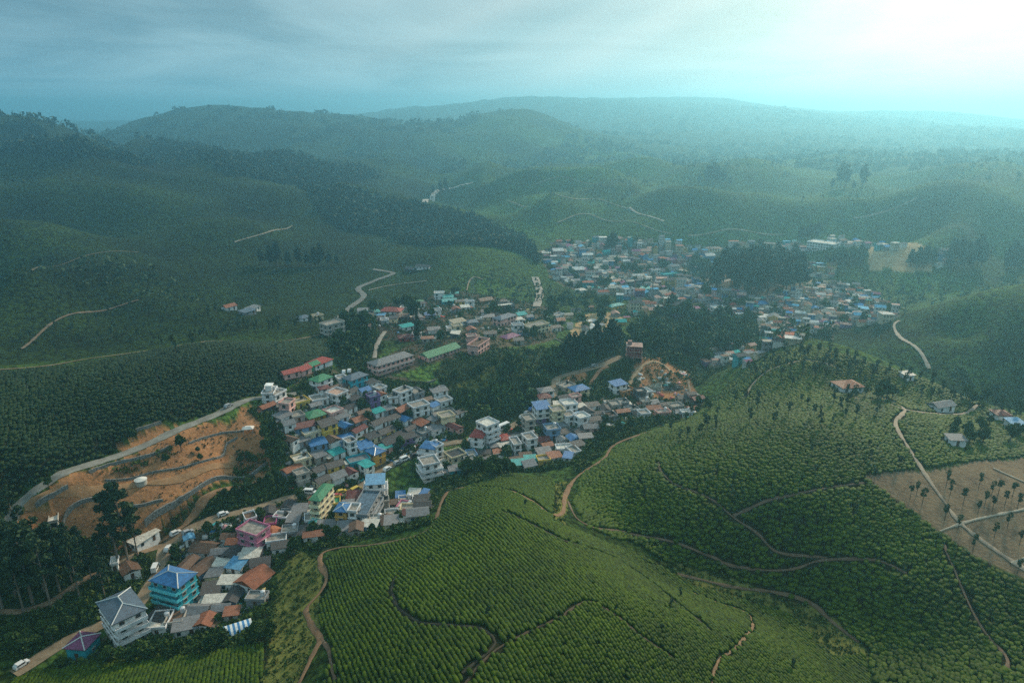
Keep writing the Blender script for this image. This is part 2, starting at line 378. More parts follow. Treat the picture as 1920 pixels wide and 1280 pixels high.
PATHS = [
 ('path', [(540,1320),(566,1270),(590,1220),(600,1196),(577,1157),(576,1138),(602,1108),(612,1082),(600,1055),(606,1036),(640,1026)], 2.3, DIRT),
 ('path', [(640,1026),(720,1018),(790,1000),(818,975),(826,945),(842,921),(900,914),(960,921)], 1.5, (0.15,0.10,0.05)),
 ('path', [(600,1196),(615,1216),(620,1242),(628,1275)], 1.2, (0.15,0.09,0.05)),
 ('path', [(818,972),(826,945),(838,923)], 2.2, DIRT),
 ('path', [(960,921),(1000,941),(1030,963),(1055,961),(1060,930),(1080,896),(1130,862),(1150,836),(1200,815),(1280,790)], 2.2, DIRT),
 ('path', [(940,960),(880,1000),(800,1050),(748,1076),(735,1100),(742,1132),(760,1150),(790,1167),(850,1172),(900,1178),(925,1196),(922,1216),(866,1262)], 1.0, TRENCH),
 ('path', [(940,960),(980,975),(1050,1010),(1100,1027),(1160,1052),(1220,1092),(1270,1132),(1330,1180)], 1.0, TRENCH),
 ('path', [(860,1300),(925,1222),(1040,1162),(1075,1140),(1105,1128),(1150,1150),(1200,1190),(1260,1232)], 0.95, (0.075,0.05,0.027)),
 ('path', [(1336,1310),(1345,1242),(1385,1210),(1411,1176),(1400,1150),(1350,1132),(1300,1112)], 1.35, (0.21,0.125,0.065)),
 ('path', [(1065,940),(1080,970),(1110,988),(1160,995),(1220,1008),(1300,1030),(1340,1046),(1370,1060),(1480,1068),(1540,1051),(1640,1050),(1700,1075)], 1.15, (0.135,0.085,0.050)),
 ('path', [(1235,866),(1240,885),(1270,910),(1340,940),(1375,970),(1420,1000),(1460,1036),(1550,1046)], 1.1, (0.135,0.085,0.050)),
 ('path', [(1375,967),(1440,938),(1500,925),(1620,906)], 1.2, (0.12,0.08,0.05)),
 ('path', [(1770,1022),(1790,1070),(1820,1140),(1850,1190),(1886,1230),(1888,1252)], 1.2, (0.20,0.12,0.07)),
 ('path', [(1660,748),(1696,768),(1680,790),(1685,810),(1710,850),(1735,890),(1770,940),(1800,980),(1850,1020),(1940,1078)], 2.5, (0.34,0.26,0.18)),
 ('path', [(1600,746),(1650,753),(1696,768),(1750,776),(1810,775),(1832,760)], 2.0, (0.34,0.26,0.19)),
 ('path', [(1398,745),(1410,722),(1440,696),(1480,682),(1510,676),(1570,689)], 1.8, (0.26,0.20,0.13)),
 ('path', [(1742,692),(1725,660),(1690,635),(1676,612),(1686,602)], 2.6, (0.40,0.31,0.23)),
 ('path', [(1862,878),(1925,906)], 1.2, PALE),
 ('path', [(1762,996),(1830,974),(1930,953)], 1.2, PALE),
 ('path', [(1895,1056),(1930,1042)], 1.2, PALE),
 ('path', [(-30,696),(100,685),(170,673),(300,655),(420,640),(600,628)], 1.8, (0.15,0.11,0.06)),
 ('path', [(440,455),(500,437),(548,424)], 2.0, (0.20,0.17,0.12)),
 ('path', [(1180,390),(1200,402),(1245,416)], 3.2, (0.34,0.28,0.22)),
 ('path', [(690,545),(730,536),(800,527)], 1.8, (0.25,0.21,0.16)),
 ('path', [(1270,1076),(1350,1096),(1450,1110),(1520,1131),(1560,1166),(1610,1204)], 1.7, (0.12,0.075,0.04)),
 ('path', [(1105,722),(1122,700),(1140,690)], 2.2, DIRT),
 ('path', [(875,545),(880,528),(890,520),(905,525)], 2.0, (0.28,0.2,0.13)),
 ('path', [(1180,720),(1200,690),(1235,680),(1262,700)], 3.0, (0.34,0.23,0.13)),
 ('path', [(50,968),(130,932),(240,912),(330,900),(420,874),(440,858)], 3.2, (0.30,0.165,0.075)),
 ('path', [(250,1012),(330,968),(420,918),(505,888)], 2.4, (0.27,0.15,0.075)),
 ('path', [(40,655),(100,605),(180,585),(260,563)], 1.7, (0.13,0.09,0.055)),
 ('path', [(1000,347),(1060,333),(1130,346)], 2.0, (0.20,0.17,0.10)), ('path', [(950,377),(1040,364),(1120,374),(1180,392)], 2.0, (0.20,0.17,0.10)), ('path', [(1045,418),(1110,404),(1190,418),(1260,440)], 2.0, (0.20,0.17,0.10)), ('path', [(1720,372),(1650,400),(1600,410)], 2.0, (0.22,0.18,0.12)), ('path', [(60,508),(150,484),(260,474)], 1.6, (0.11,0.09,0.05)), ('path', [(1290,442),(1390,432),(1470,440)], 2.4, (0.24,0.2,0.12)),
 ('path', [(1290,712),(1300,760),(1310,770)], 1.6, (0.24,0.18,0.12)),
]
MX0, MX1, MY0, MY1, MS = -620.0, 620.0, 60.0, 1000.0, 0.5
CLEAR = np.zeros((int((MX1-MX0)/MS), int((MY1-MY0)/MS)), np.uint8)      # 1: no bush or house stands here
def stamp(x, y, r, val=1, arr=CLEAR):
    i, j, k = int((x-MX0)/MS), int((y-MY0)/MS), int(math.ceil(r/MS))
    if i < k or j < k or i >= arr.shape[0]-k or j >= arr.shape[1]-k: return
    a, b = np.ogrid[-k:k+1, -k:k+1]; sub = arr[i-k:i+k+1, j-k:j+k+1]
    sub[(a*a + b*b) * MS*MS <= r*r] = val
def cleared(x, y):
    i = np.clip(((np.asarray(x)-MX0)/MS).astype(int), 0, CLEAR.shape[0]-1); j = np.clip(((np.asarray(y)-MY0)/MS).astype(int), 0, CLEAR.shape[1]-1)
    return CLEAR[i, j]
LINES = [(n, world_line(p, 1.2), w, c) for n, p, w, c in ROADS + PATHS]
# level the land across each road
for n, L, w, c in LINES:
    if n != 'road': continue
    zc = H(L[:, 0], L[:, 1]); k = np.ones(9) / 9; zc = np.convolve(np.pad(zc, 4, 'edge'), k, 'valid')
    R = w / 2 + 4.5
    bx0, bx1, by0, by1 = L[:,0].min()-R, L[:,0].max()+R, L[:,1].min()-R, L[:,1].max()+R
    sel = np.argwhere((GX > bx0) & (GX < bx1) & (GY > by0) & (GY < by1))
    for part in np.array_split(sel, max(1, len(sel) // 20000)):
        if not len(part): continue
        x = GX[part[:,0], part[:,1]]; y = GY[part[:,0], part[:,1]]
        d2 = (x[:,None]-L[None,:,0])**2 + (y[:,None]-L[None,:,1])**2
        q = d2.argmin(1); d = np.sqrt(d2[np.arange(len(q)), q]); f = 1 - sstep(w/2 + 0.6, R, d)
        GZ[part[:,0], part[:,1]] = GZ[part[:,0], part[:,1]] * (1-f) + zc[q] * f
def ribbon(name, L, w, col, k):
    t = np.gradient(L, axis=0); t /= np.linalg.norm(t, axis=1)[:, None] + 1e-9; nrm = np.stack([-t[:,1], t[:,0]], 1)
    m = 5; vs = []; rr = np.random.RandomState(k); s = np.arange(len(L))
    wob = 1 + 0.6 * (vnoise(s / 9.0 + k * 7, s * 0 + k) + 1.1 * vnoise(s / 2.2 + k * 3, s * 0 + k)) * (1 if name == 'path' else 0.35)
    for a in np.linspace(-0.5, 0.5, m):
        p = L + nrm * (w * (0.66 if name == 'path' else 1) * a * wob)[:, None]; vs.append(np.column_stack([p, H(p[:,0], p[:,1])]))
    vs = np.stack(vs, 1); dist = np.hypot(vs[:,:,0], vs[:,:,1]); vs[:,:,2] += 0.10 + dist * 0.0008 - 0.1 * (dist < 260)*0 + k * 0.003
    vs[:,0,2] -= 0.14; vs[:,-1,2] -= 0.14
    n = len(L); idx = np.arange(n*m).reshape(n, m)
    f = np.stack([idx[:-1,:-1], idx[1:,:-1], idx[1:,1:], idx[:-1,1:]], 2).reshape(-1, 4)
    o = link_mesh(name, vs.reshape(-1, 3), f, surf('earth', col), smooth=True); tag(o, kind='structure'); return o
for k, (n, L, w, c) in enumerate(LINES):
    ribbon(n, L, w, c, k)
    for p in L: stamp(p[0], p[1], w * 0.5 + (1.0 if n == 'road' else 0.22 if w > 1.3 else 0.5))
ROADMASK = np.zeros_like(CLEAR)
for n, L, w, c in LINES:
    if n == 'road':
        for p in L: stamp(p[0], p[1], w / 2 + 1.2, 1, ROADMASK)

FIELDS = {  # world outlines of ground kinds
 'earth': [[(14,985),(80,925),(200,868),(310,822),(400,792),(475,762),(498,830),(515,880),(440,905),(335,962),(290,1005),(245,1046),(120,1028),(50,1010)],
           [(208,838),(262,798),(335,796),(300,818),(230,848)], [(1188,690),(1215,662),(1290,688),(1310,742),(1240,748),(1186,732)],
           [(465,962),(535,938),(525,982),(480,990)],[(1045,705),(1100,694),(1095,712),(1060,716)]],
 'fallow': [[(1620,892),(1740,878),(1920,855),(1990,848),(1990,1120),(1920,1090),(1765,998),(1700,950)]],
 'grass': [[(520,1075),(560,1035),(604,1050),(600,1150),(560,1300),(486,1300),(505,1170)],[(846,724),(900,700),(960,676),(1010,684),(990,705),(900,736)],
           [(1040,905),(1060,900),(1058,985),(1035,975)],[(1240,1050),(1400,1092),(1560,1150),(1640,1225),(1560,1230),(1480,1150),(1300,1100)]],
 'tan': [[(1508,522),(1560,524),(1625,556),(1590,562),(1520,542)],[(1620,448),(1755,478),(1745,512),(1630,505)],[(1090,590),(1150,585),(1170,600),(1100,640),(1060,640)]],
 'wood': [[(290,1005),(340,962),(500,890),(550,905),(520,932),(400,968)],[(-20,1005),(120,1012),(250,1020),(320,1040),(280,1130),(170,1185),(-20,1235)],
          [(810,700),(860,660),(1040,650),(1180,640),(1250,560),(1420,590),(1440,640),(1320,720),(1180,700),(1040,745),(960,795),(880,815),(850,760)],
          [(1090,720),(1180,670),(1200,720),(1160,740),(1110,740)],[(600,610),(700,600),(720,650),(690,700),(640,700),(620,660)]],
 'yard': [[(470,770),(500,750),(600,690),(700,700),(820,725),(880,770),(870,830),(760,850),(690,900),(620,925),(545,925),(540,870)],
          [(300,1010),(450,945),(600,930),(700,925),(800,925),(808,982),(700,1008),(600,1030),(560,1030),(500,1080),(500,1150),(440,1190),(270,1230),(110,1245),(300,1130),(330,1060)],
          [(780,885),(900,825),(960,800),(1040,735),(1120,728),(1130,800),(1085,868),(1000,885),(900,885),(820,905)],
          [(1100,738),(1180,722),(1330,742),(1260,795),(1150,805)],
          [(620,600),(700,570),(850,545),(960,560),(1060,585),(1040,635),(900,660),(700,712),(690,690),(780,640),(650,630)],
          [(1010,470),(1060,452),(1180,446),(1340,462),(1500,455),(1510,540),(1660,570),(1690,592),(1570,620),(1500,645),(1420,665),(1400,600),(1240,562),(1110,552),(1030,520)]],
}
FIELDS = {k: [world_poly(p) for p in v] for k, v in FIELDS.items()}
GROUND = {'earth': (0.235,0.118,0.060), 'fallow': (0.145,0.105,0.072), 'grass': (0.10,0.105,0.03), 'tan': (0.28,0.2,0.12), 'wood': (0.022,0.032,0.013), 'yard': (0.075,0.062,0.045)}
TEA = [  # outline, row direction (deg from +Y), across, along, jitter
 ([(602,1400),(620,1200),(594,1150),(618,1100),(612,1055),(640,1032),(720,1024),(800,1000),(826,968),(842,930),(900,908),(960,892),(1030,896),(1052,930),(1052,985),(1100,1003),(1180,1030),(1270,1082),(1400,1118),(1540,1170),(1620,1222),(1660,1400),(1350,1420),(1000,1420)], 24, 0.95, 0.98, 0.07),
 ([(1075,945),(1090,892),(1140,852),(1200,818),(1290,782),(1350,742),(1392,704),(1440,668),(1500,648),(1560,659),(1640,684),(1750,719),(1900,774),(1990,800),(1990,846),(1740,875),(1616,890),(1700,952),(1765,1002),(1990,1125),(1990,1340),(1660,1330),(1625,1215),(1560,1160),(1400,1100),(1270,1066),(1180,1012),(1100,988)], -38, 1.12, 1.25, 0.24),
 ([(-80,1000),(24,930),(90,894),(200,854),(262,792),(340,790),(400,772),(490,738),(620,700),(628,622),(400,642),(200,674),(0,698),(-80,700)], 30, 1.2, 1.35, 0.24),
 ([(40,1264),(200,1240),(400,1224),(495,1207),(520,1262),(505,1360),(-60,1360)], 21, 1.05, 1.1, 0.1),
]
TEA = [(world_poly(p), *r) for p, *r in TEA]

def build_ground():
    nu, nv = GX.shape; vs = np.stack([GX, GY, GZ], 2).reshape(-1, 3)
    idx = np.arange(nu*nv).reshape(nu, nv); idx2 = np.vstack([idx, idx[:1]])
    q = np.stack([idx2[:-1,:-1], idx2[1:,:-1], idx2[1:,1:], idx2[:-1,1:]], 2).reshape(-1, 4)[:, ::-1]
    o = link_mesh('ground', vs, q, None, smooth=True); tag(o, kind='structure')
    x, y = vs[:,0], vs[:,1]; r = np.hypot(x, y)
    jx, jy = x + vnoise(x/9, y/9) * 3 + vnoise(x/3, y/3) * 0.8, y + vnoise(x/9+50, y/9) * 3 + vnoise(x/3, y/3+9) * 0.8
    col = np.tile(np.array([0.046,0.085,0.018]), (len(x), 1)); tea = np.ones(len(x))
    br = 1.1*vnoise(x/90+3, y/90+8) + 0.8 * vnoise(x/37, y/37) + 0.5*vnoise(x/14, y/14)
    col *= (1 + 0.9 * br)[:, None].clip(0.3, 2.2)
    near = r < 1500
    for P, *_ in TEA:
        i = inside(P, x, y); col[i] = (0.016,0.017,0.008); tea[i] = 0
    for k in ('wood','yard','grass','tan','earth','fallow'):
        for P in FIELDS[k]:
            i = inside(P, jx, jy) & near
            col[i] = GROUND[k]; tea[i] = 0
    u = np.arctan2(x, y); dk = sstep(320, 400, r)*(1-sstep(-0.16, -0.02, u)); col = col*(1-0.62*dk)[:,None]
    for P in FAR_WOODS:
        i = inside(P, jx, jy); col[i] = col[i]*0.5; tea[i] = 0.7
    far = sstep(1500, 2000, r)[:, None]; col = col * (1-far) + np.array([0.022,0.048,0.022]) * far
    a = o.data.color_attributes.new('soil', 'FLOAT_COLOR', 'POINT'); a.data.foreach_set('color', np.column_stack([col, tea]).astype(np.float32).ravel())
    m, T, b = base_mat('land'); at_ = T.n('Attribute', attribute_name='soil'); p = T.n('NewGeometry').outputs['Position']
    n1 = T.noise(p, 0.16, 6, 0.7); n2 = T.noise(p, 0.9, 4, 0.65)
    v = T.n('TexVoronoi'); T.l(p, v.inputs['Vector']); v.inputs['Scale'].default_value = 0.42; v.inputs['Randomness'].default_value = 0.85
    v2 = T.n('TexVoronoi'); T.l(p, v2.inputs['Vector']); v2.inputs['Scale'].default_value = 0.16
    teaf = T.ramp(v.outputs['Distance'], [(0.25, 1.0), (0.75, 0.25)])
    dots = T.ramp(v2.outputs['Distance'], [(0.10, 0.35), (0.32, 1.0)])
    var = T.mix(T.ramp(n1, [(0.32, 0.0), (0.66, 1.0)]), (0.5,0.5,0.5), (1.5,1.45,1.2))
    var = T.mix(T.ramp(n2, [(0.35, 0.0), (0.65, 0.6)]), var, (1.7,1.6,1.4))
    tt = T.mix(1.0, T.mix(1.0, at_.outputs['Color'], teaf, 'MULTIPLY'), dots, 'MULTIPLY')
    base = T.mix(at_.outputs['Alpha'], at_.outputs['Color'], tt)
    T.l(T.mix(1.0, base, var, 'MULTIPLY'), b.inputs['Base Color'])
    b.inputs['Specular IOR Level'].default_value = 0.05; b.inputs['Roughness'].default_value = 0.95
    hh = T.mul(T.mul(T.mul(v.outputs['Distance'], at_.outputs['Alpha']), -1.3), n2, 'ADD')
    bump(T, b, hh, 0.7, 0.7)
    o.data.materials.append(m)
FAR_WOODS = [world_poly(p) for p in (
  [(560,352),(640,352),(700,370),(800,388),(900,412),(985,445),(1010,495),(960,470),(900,462),(800,462),(720,440),(640,430),(600,400)],
  [(0,236),(80,240),(150,265),(215,296),(300,266),(350,268),(450,292),(600,310),(680,315),(720,338),(600,345),(420,330),(330,300),(250,310),(120,300),(0,290)])]

# tea bushes: low clipped cushions standing in rows, real geometry
def bush_field(name, P, deg, across, along, jit, mat, seed, label):
    rs = np.random.RandomState(seed); a = math.radians(deg); x0, y0 = P.min(0); x1, y1 = P.max(0)
    cx, cy = (x0+x1)/2, (y0+y1)/2; R = math.hypot(x1-x0, y1-y0)/2
    i = np.arange(-int(R/across), int(R/across)+1); j = np.arange(-int(R/along), int(R/along)+1)
    I, J = np.meshgrid(i, j, indexing='ij'); u = I*across; w = (J + rs.rand(I.shape[0])[:, None] + rs.rand(*I.shape)*0.25)*along
    u = u + vnoise(u/60, w/60) * 3.0 + vnoise(u/9+40, w/9) * 0.35
    u, w = u.ravel(), w.ravel(); u += rs.randn(len(u))*jit; w += rs.randn(len(u))*jit*1.2
    x = cx + u*math.cos(a) - w*math.sin(a); y = cy + u*math.sin(a) + w*math.cos(a)
    k = inside(P, x, y) & (cleared(x, y) == 0) & (rs.rand(len(x)) > 0.02)
    for q in FIELDS['fallow'] + FIELDS['grass'] + FIELDS['earth']: k &= ~inside(q, x, y)
    x, y = x[k], y[k]; n = len(x); z = H(x, y)
    ns = 7; th = np.arange(ns)*2*math.pi/ns
    rings = [(0.92, -0.15), (1.0, 0.52), (0.82, 0.76)]
    loose = jit > 0.2; s = (0.78 + 0.66*rs.rand(n)) if loose else (0.93 + 0.26*rs.rand(n)); hgt = 0.80 + 0.25*rs.rand(n); tw = rs.rand(n)*6.3
    vs = np.zeros((n, ns*3+1, 3)); ra = along*(0.78 if loose else 0.92); rc = across*(0.58 if loose else 0.47)
    for r, (rad, zz) in enumerate(rings):
        ang = th[None]+tw[:,None]; jj = 1+0.22*(rs.rand(n, ns)-0.5)
        e = np.sign(np.cos(ang))*np.abs(np.cos(ang))**0.7; f = np.sign(np.sin(ang))*np.abs(np.sin(ang))**0.7
        lu = rad*rc*s[:,None]*e*jj; lw = rad*ra*s[:,None]*f*jj
        vs[:, r*ns:(r+1)*ns, 0] = x[:,None] + lu*math.cos(a) - lw*math.sin(a); vs[:, r*ns:(r+1)*ns, 1] = y[:,None] + lu*math.sin(a) + lw*math.cos(a)
        vs[:, r*ns:(r+1)*ns, 2] = (z + zz*hgt)[:,None] + (rs.rand(n, ns)-0.5)*0.24
    vs[:,-1] = np.column_stack([x, y, z + 0.80*hgt])
    f = []
    for r in range(2):
        for q in range(ns): f += [(r*ns+q, r*ns+(q+1)%ns, (r+1)*ns+(q+1)%ns), (r*ns+q, (r+1)*ns+(q+1)%ns, (r+1)*ns+q)]
    for q in range(ns): f.append((2*ns+q, 2*ns+(q+1)%ns, 3*ns))
    fs = (np.array(f)[None] + (np.arange(n)*(ns*3+1))[:,None,None]).reshape(-1, 3)
    big = vnoise(x/18, y/18)*0.9 + vnoise(x/5+7, y/5)*0.5
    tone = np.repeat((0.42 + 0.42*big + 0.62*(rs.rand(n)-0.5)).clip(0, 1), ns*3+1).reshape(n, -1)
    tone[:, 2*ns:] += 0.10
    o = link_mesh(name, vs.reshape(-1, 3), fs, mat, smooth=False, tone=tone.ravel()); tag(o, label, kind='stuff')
    return n
TEA_MAT = leaf_mat('tea_leaf', (0.002,0.012,0.001), (0.066,0.105,0.001), 1.9, False)
TEA_DARK = leaf_mat('tea_leaf_dark', (0.002,0.010,0.004), (0.026,0.048,0.012), 1.9, False)  # darker version of the tea leaf colour, for the left hand field
TEA_LABELS = ['clipped green tea bushes in rows on the near hill', 'clumpy green tea bushes over the right hand hill', 'dark green tea bushes on the slope above the left road', 'green tea bushes in rows at the lower left corner']
build_ground()

# ---------------------------------------------------------------- things: labels are finished at the end, when every neighbour is known
PENDING = []            # (object, base label, pixel)
MARKS = []              # (phrase, px, py): easily found things that labels refer to
def pend(o, base, cat, group=None, mark=None, own=False):
    o['category'] = cat
    if group: o['group'] = group
    p = o.location; q = project(p.x, p.y, p.z)
    PENDING.append((o, base, q, own))
    if mark: MARKS.append((mark, q[0], q[1], o))
    return o
ORD = ['nearest','second','third','fourth','fifth','sixth','seventh','eighth','ninth','tenth','eleventh','twelfth','thirteenth','fourteenth','fifteenth','sixteenth','seventeenth','eighteenth','nineteenth','twentieth']+[f'{a}-{b}' for a in ('twenty','thirty','forty') for b in ('first','second','third','fourth','fifth','sixth','seventh','eighth','ninth')]
def finish_labels():
    groups = {}
    for o, base, q, own in PENDING:
        if own: o['label'] = base; continue
        best = min((m for m in MARKS if m[3] is not o), key=lambda m: math.hypot(m[1]-q[0], (m[2]-q[1])*1.6))
        dx, dy = q[0]-best[1], (q[1]-best[2])*1.6
        rel = ('right of' if dx > 0 else 'left of') if abs(dx) > abs(dy) else ('in front of' if dy > 0 else 'behind')
        groups.setdefault((base, best[0], rel), []).append((math.hypot(dx, dy), o))
    for (base, ph, rel), L in groups.items():
        L.sort(key=lambda t: t[0])
        for k, (d, o) in enumerate(L):
            o['label'] = f'{base}, {rel} the {ph}' if len(L) == 1 else f'{base}, {ORD[k] if k < len(ORD) else "number %d" % (k+1)} such {rel} the {ph}'

WALLC = {'white': (0.74,0.73,0.69), 'cream': (0.66,0.54,0.34), 'yellow': (0.68,0.45,0.08), 'mustard': (0.52,0.29,0.05), 'pink': (0.66,0.37,0.32),
 'rose': (0.50,0.17,0.26), 'magenta': (0.33,0.07,0.19), 'turquoise': (0.03,0.33,0.40), 'blue': (0.17,0.29,0.44), 'purple': (0.19,0.11,0.25), 'grey': (0.24,0.25,0.26),
 'orange': (0.50,0.21,0.05), 'green': (0.10,0.32,0.20), 'concrete': (0.38,0.35,0.30), 'brown': (0.24,0.13,0.06), 'red': (0.30,0.05,0.05), 'dark': (0.08,0.08,0.085)}
ROOFC = {'blue': (0.04,0.19,0.43), 'sky blue': (0.11,0.34,0.55), 'red': (0.36,0.05,0.04), 'maroon': (0.15,0.03,0.03), 'rusty': (0.30,0.10,0.05), 'green': (0.05,0.25,0.12),
 'teal': (0.02,0.36,0.34), 'grey': (0.19,0.20,0.21), 'dark grey': (0.055,0.058,0.062), 'brown': (0.15,0.085,0.055), 'beige': (0.42,0.35,0.24), 'pale': (0.64,0.61,0.53),
 'purple': (0.24,0.075,0.17), 'concrete': (0.30,0.27,0.23), 'orange': (0.42,0.13,0.05), 'peach': (0.50,0.32,0.24), 'slate blue': (0.10,0.15,0.20)}
GLASS = surf('glass', (0.012,0.016,0.02)); FRAME = surf('paint', (0.40,0.38,0.34)); DOORM = surf('paint', (0.10,0.05,0.03))
TANKM = [surf('paint', (0.03,0.03,0.03)), surf('paint', (0.6,0.6,0.6))]
WIN = {}
def window_mesh(w, h, pane):
    k = (round(w, 1), round(h, 1), pane)
    if k not in WIN:
        b = MB()
        if pane: b.box(-w/2+0.12, w/2-0.12, -0.05, 0.02, 0.12, h-0.12)
        else:
            b.box(-w/2, w/2, -0.09, 0.02, 0, 0.12); b.box(-w/2, w/2, -0.09, 0.02, h-0.12, h)
            b.box(-w/2, -w/2+0.12, -0.087, 0.02, 0.12, h-0.12); b.box(w/2-0.12, w/2, -0.087, 0.02, 0.12, h-0.12)
            b.box(-w/2-0.2, w/2+0.2, -0.45, 0.0, h+0.05, h+0.15)
        o = b.build('pane' if pane else 'window', GLASS if pane else FRAME); WIN[k] = o.data; bpy.data.objects.remove(o)
    return WIN[k]
DARKWIN = {}
def dark_mesh(name, w, h, mat):
    k = (name, round(w, 1), round(h, 1))
    if k not in DARKWIN:
        b = MB(); b.box(-w/2, w/2, -0.06, 0.03, 0, h); o = b.build(name, mat); DARKWIN[k] = o.data; bpy.data.objects.remove(o)
    return DARKWIN[k]
def child(name, data, parent, loc, rz=0):
    o = bpy.data.objects.new(name, data); COL.objects.link(o); o.parent = parent; o.location = loc; o.rotation_euler = (0, 0, rz); return o

FOOT = []                # footprints already taken: (x, y, radius)
def roof_part(root, kind, col, w, d, z, caps=False, over=0.55, mat=None):
    """roof over the box x in +-w/2, y in 0..d"""
    b = MB(); x0, x1, y0, y1 = -w/2-over, w/2+over, -over, d+over; t = 0.14
    m = mat or surf({'hip': 'tin', 'gable': 'tin', 'shed': 'tin', 'flat': 'concrete'}[kind], ROOFC[col])
    if kind == 'flat':
        b.box(-w/2-0.25, w/2+0.25, -0.25, d+0.25, z, z+0.22); r = b.build('roof', m, root); top = z+0.22
        return r, top
    cap = []
    if kind == 'shed':
        rise = min(w, d)*0.14
        lo = [(x0,y0,z),(x1,y0,z),(x1,y1,z+rise),(x0,y1,z+rise)]; b.hexa(lo, [(p[0],p[1],p[2]+t) for p in lo]); top = z+rise
    else:
        long_x = w >= d; rise = min(w, d)/2*(0.52 if kind == 'gable' else 0.46); cx, cy = 0, d/2; zt = z+rise
        if kind == 'gable':
            if long_x: e = [((x0,y0),(x1,y0),(x1,cy),(x0,cy)), ((x1,y1),(x0,y1),(x0,cy),(x1,cy))]
            else: e = [((x0,y1),(x0,y0),(cx,y0),(cx,y1)), ((x1,y0),(x1,y1),(cx,y1),(cx,y0))]
            for q in e:
                lo = [(q[0][0],q[0][1],z),(q[1][0],q[1][1],z),(q[2][0],q[2][1],zt),(q[3][0],q[3][1],zt)]
                b.hexa(lo, [(p[0],p[1],p[2]+t) for p in lo])
            cap = [((e[0][2][0],e[0][2][1],zt+t),(e[0][3][0],e[0][3][1],zt+t))]
            # gable ends
            if long_x:
                for s in (-1, 1): g = [(s*w/2, 0.0, z), (s*w/2, d, z), (s*w/2, cy, zt-0.05)]; b.poly(g); 
            else:
                for yy in (0.0, d): b.poly([(-w/2, yy, z), (w/2, yy, z), (0, yy, zt-0.05)])
        else:
            i = min(w, d)/2+over-0.01
            R0, R1 = ((x0+i, cy), (x1-i, cy)) if long_x else ((cx, y0+i), (cx, y1-i))
            c = [(x0,y0),(x1,y0),(x1,y1),(x0,y1)]
            if long_x: fs = [(c[0],c[1],R1,R0),(c[1],c[2],R1),(c[2],c[3],R0,R1),(c[3],c[0],R0)]; hips = [(c[0],R0),(c[3],R0),(c[1],R1),(c[2],R1),(R0,R1)]
            else: fs = [(c[0],c[1],R0),(c[1],c[2],R1,R0),(c[2],c[3],R1),(c[3],c[0],R0,R1)]; hips = [(c[0],R0),(c[1],R0),(c[2],R1),(c[3],R1),(R0,R1)]
            hz = lambda p: zt if p in (R0, R1) else z
            for q in fs: b.poly([(p[0],p[1],hz(p)+t) for p in q])
            for k in range(4): p, q = c[k], c[(k+1)%4]; b.poly([(p[0],p[1],z-0.12),(q[0],q[1],z-0.12),(q[0],q[1],z+t),(p[0],p[1],z+t)])
            b.poly([(p[0],p[1],z-0.12) for p in reversed(c)])
            cap = [((p[0],p[1],hz(p)+t+0.04),(q[0],q[1],hz(q)+t+0.04)) for p, q in hips]
        top = zt
    r = b.build('roof', m, root)
    if caps and cap:
        k = MB()
        for p, q in cap:
            if (Vector(p)-Vector(q)).length > 0.05: k.bar(p, q, 0.13)
        k.build('ridge_cap', surf('paint', (0.55,0.57,0.55)), r)
    return r, top

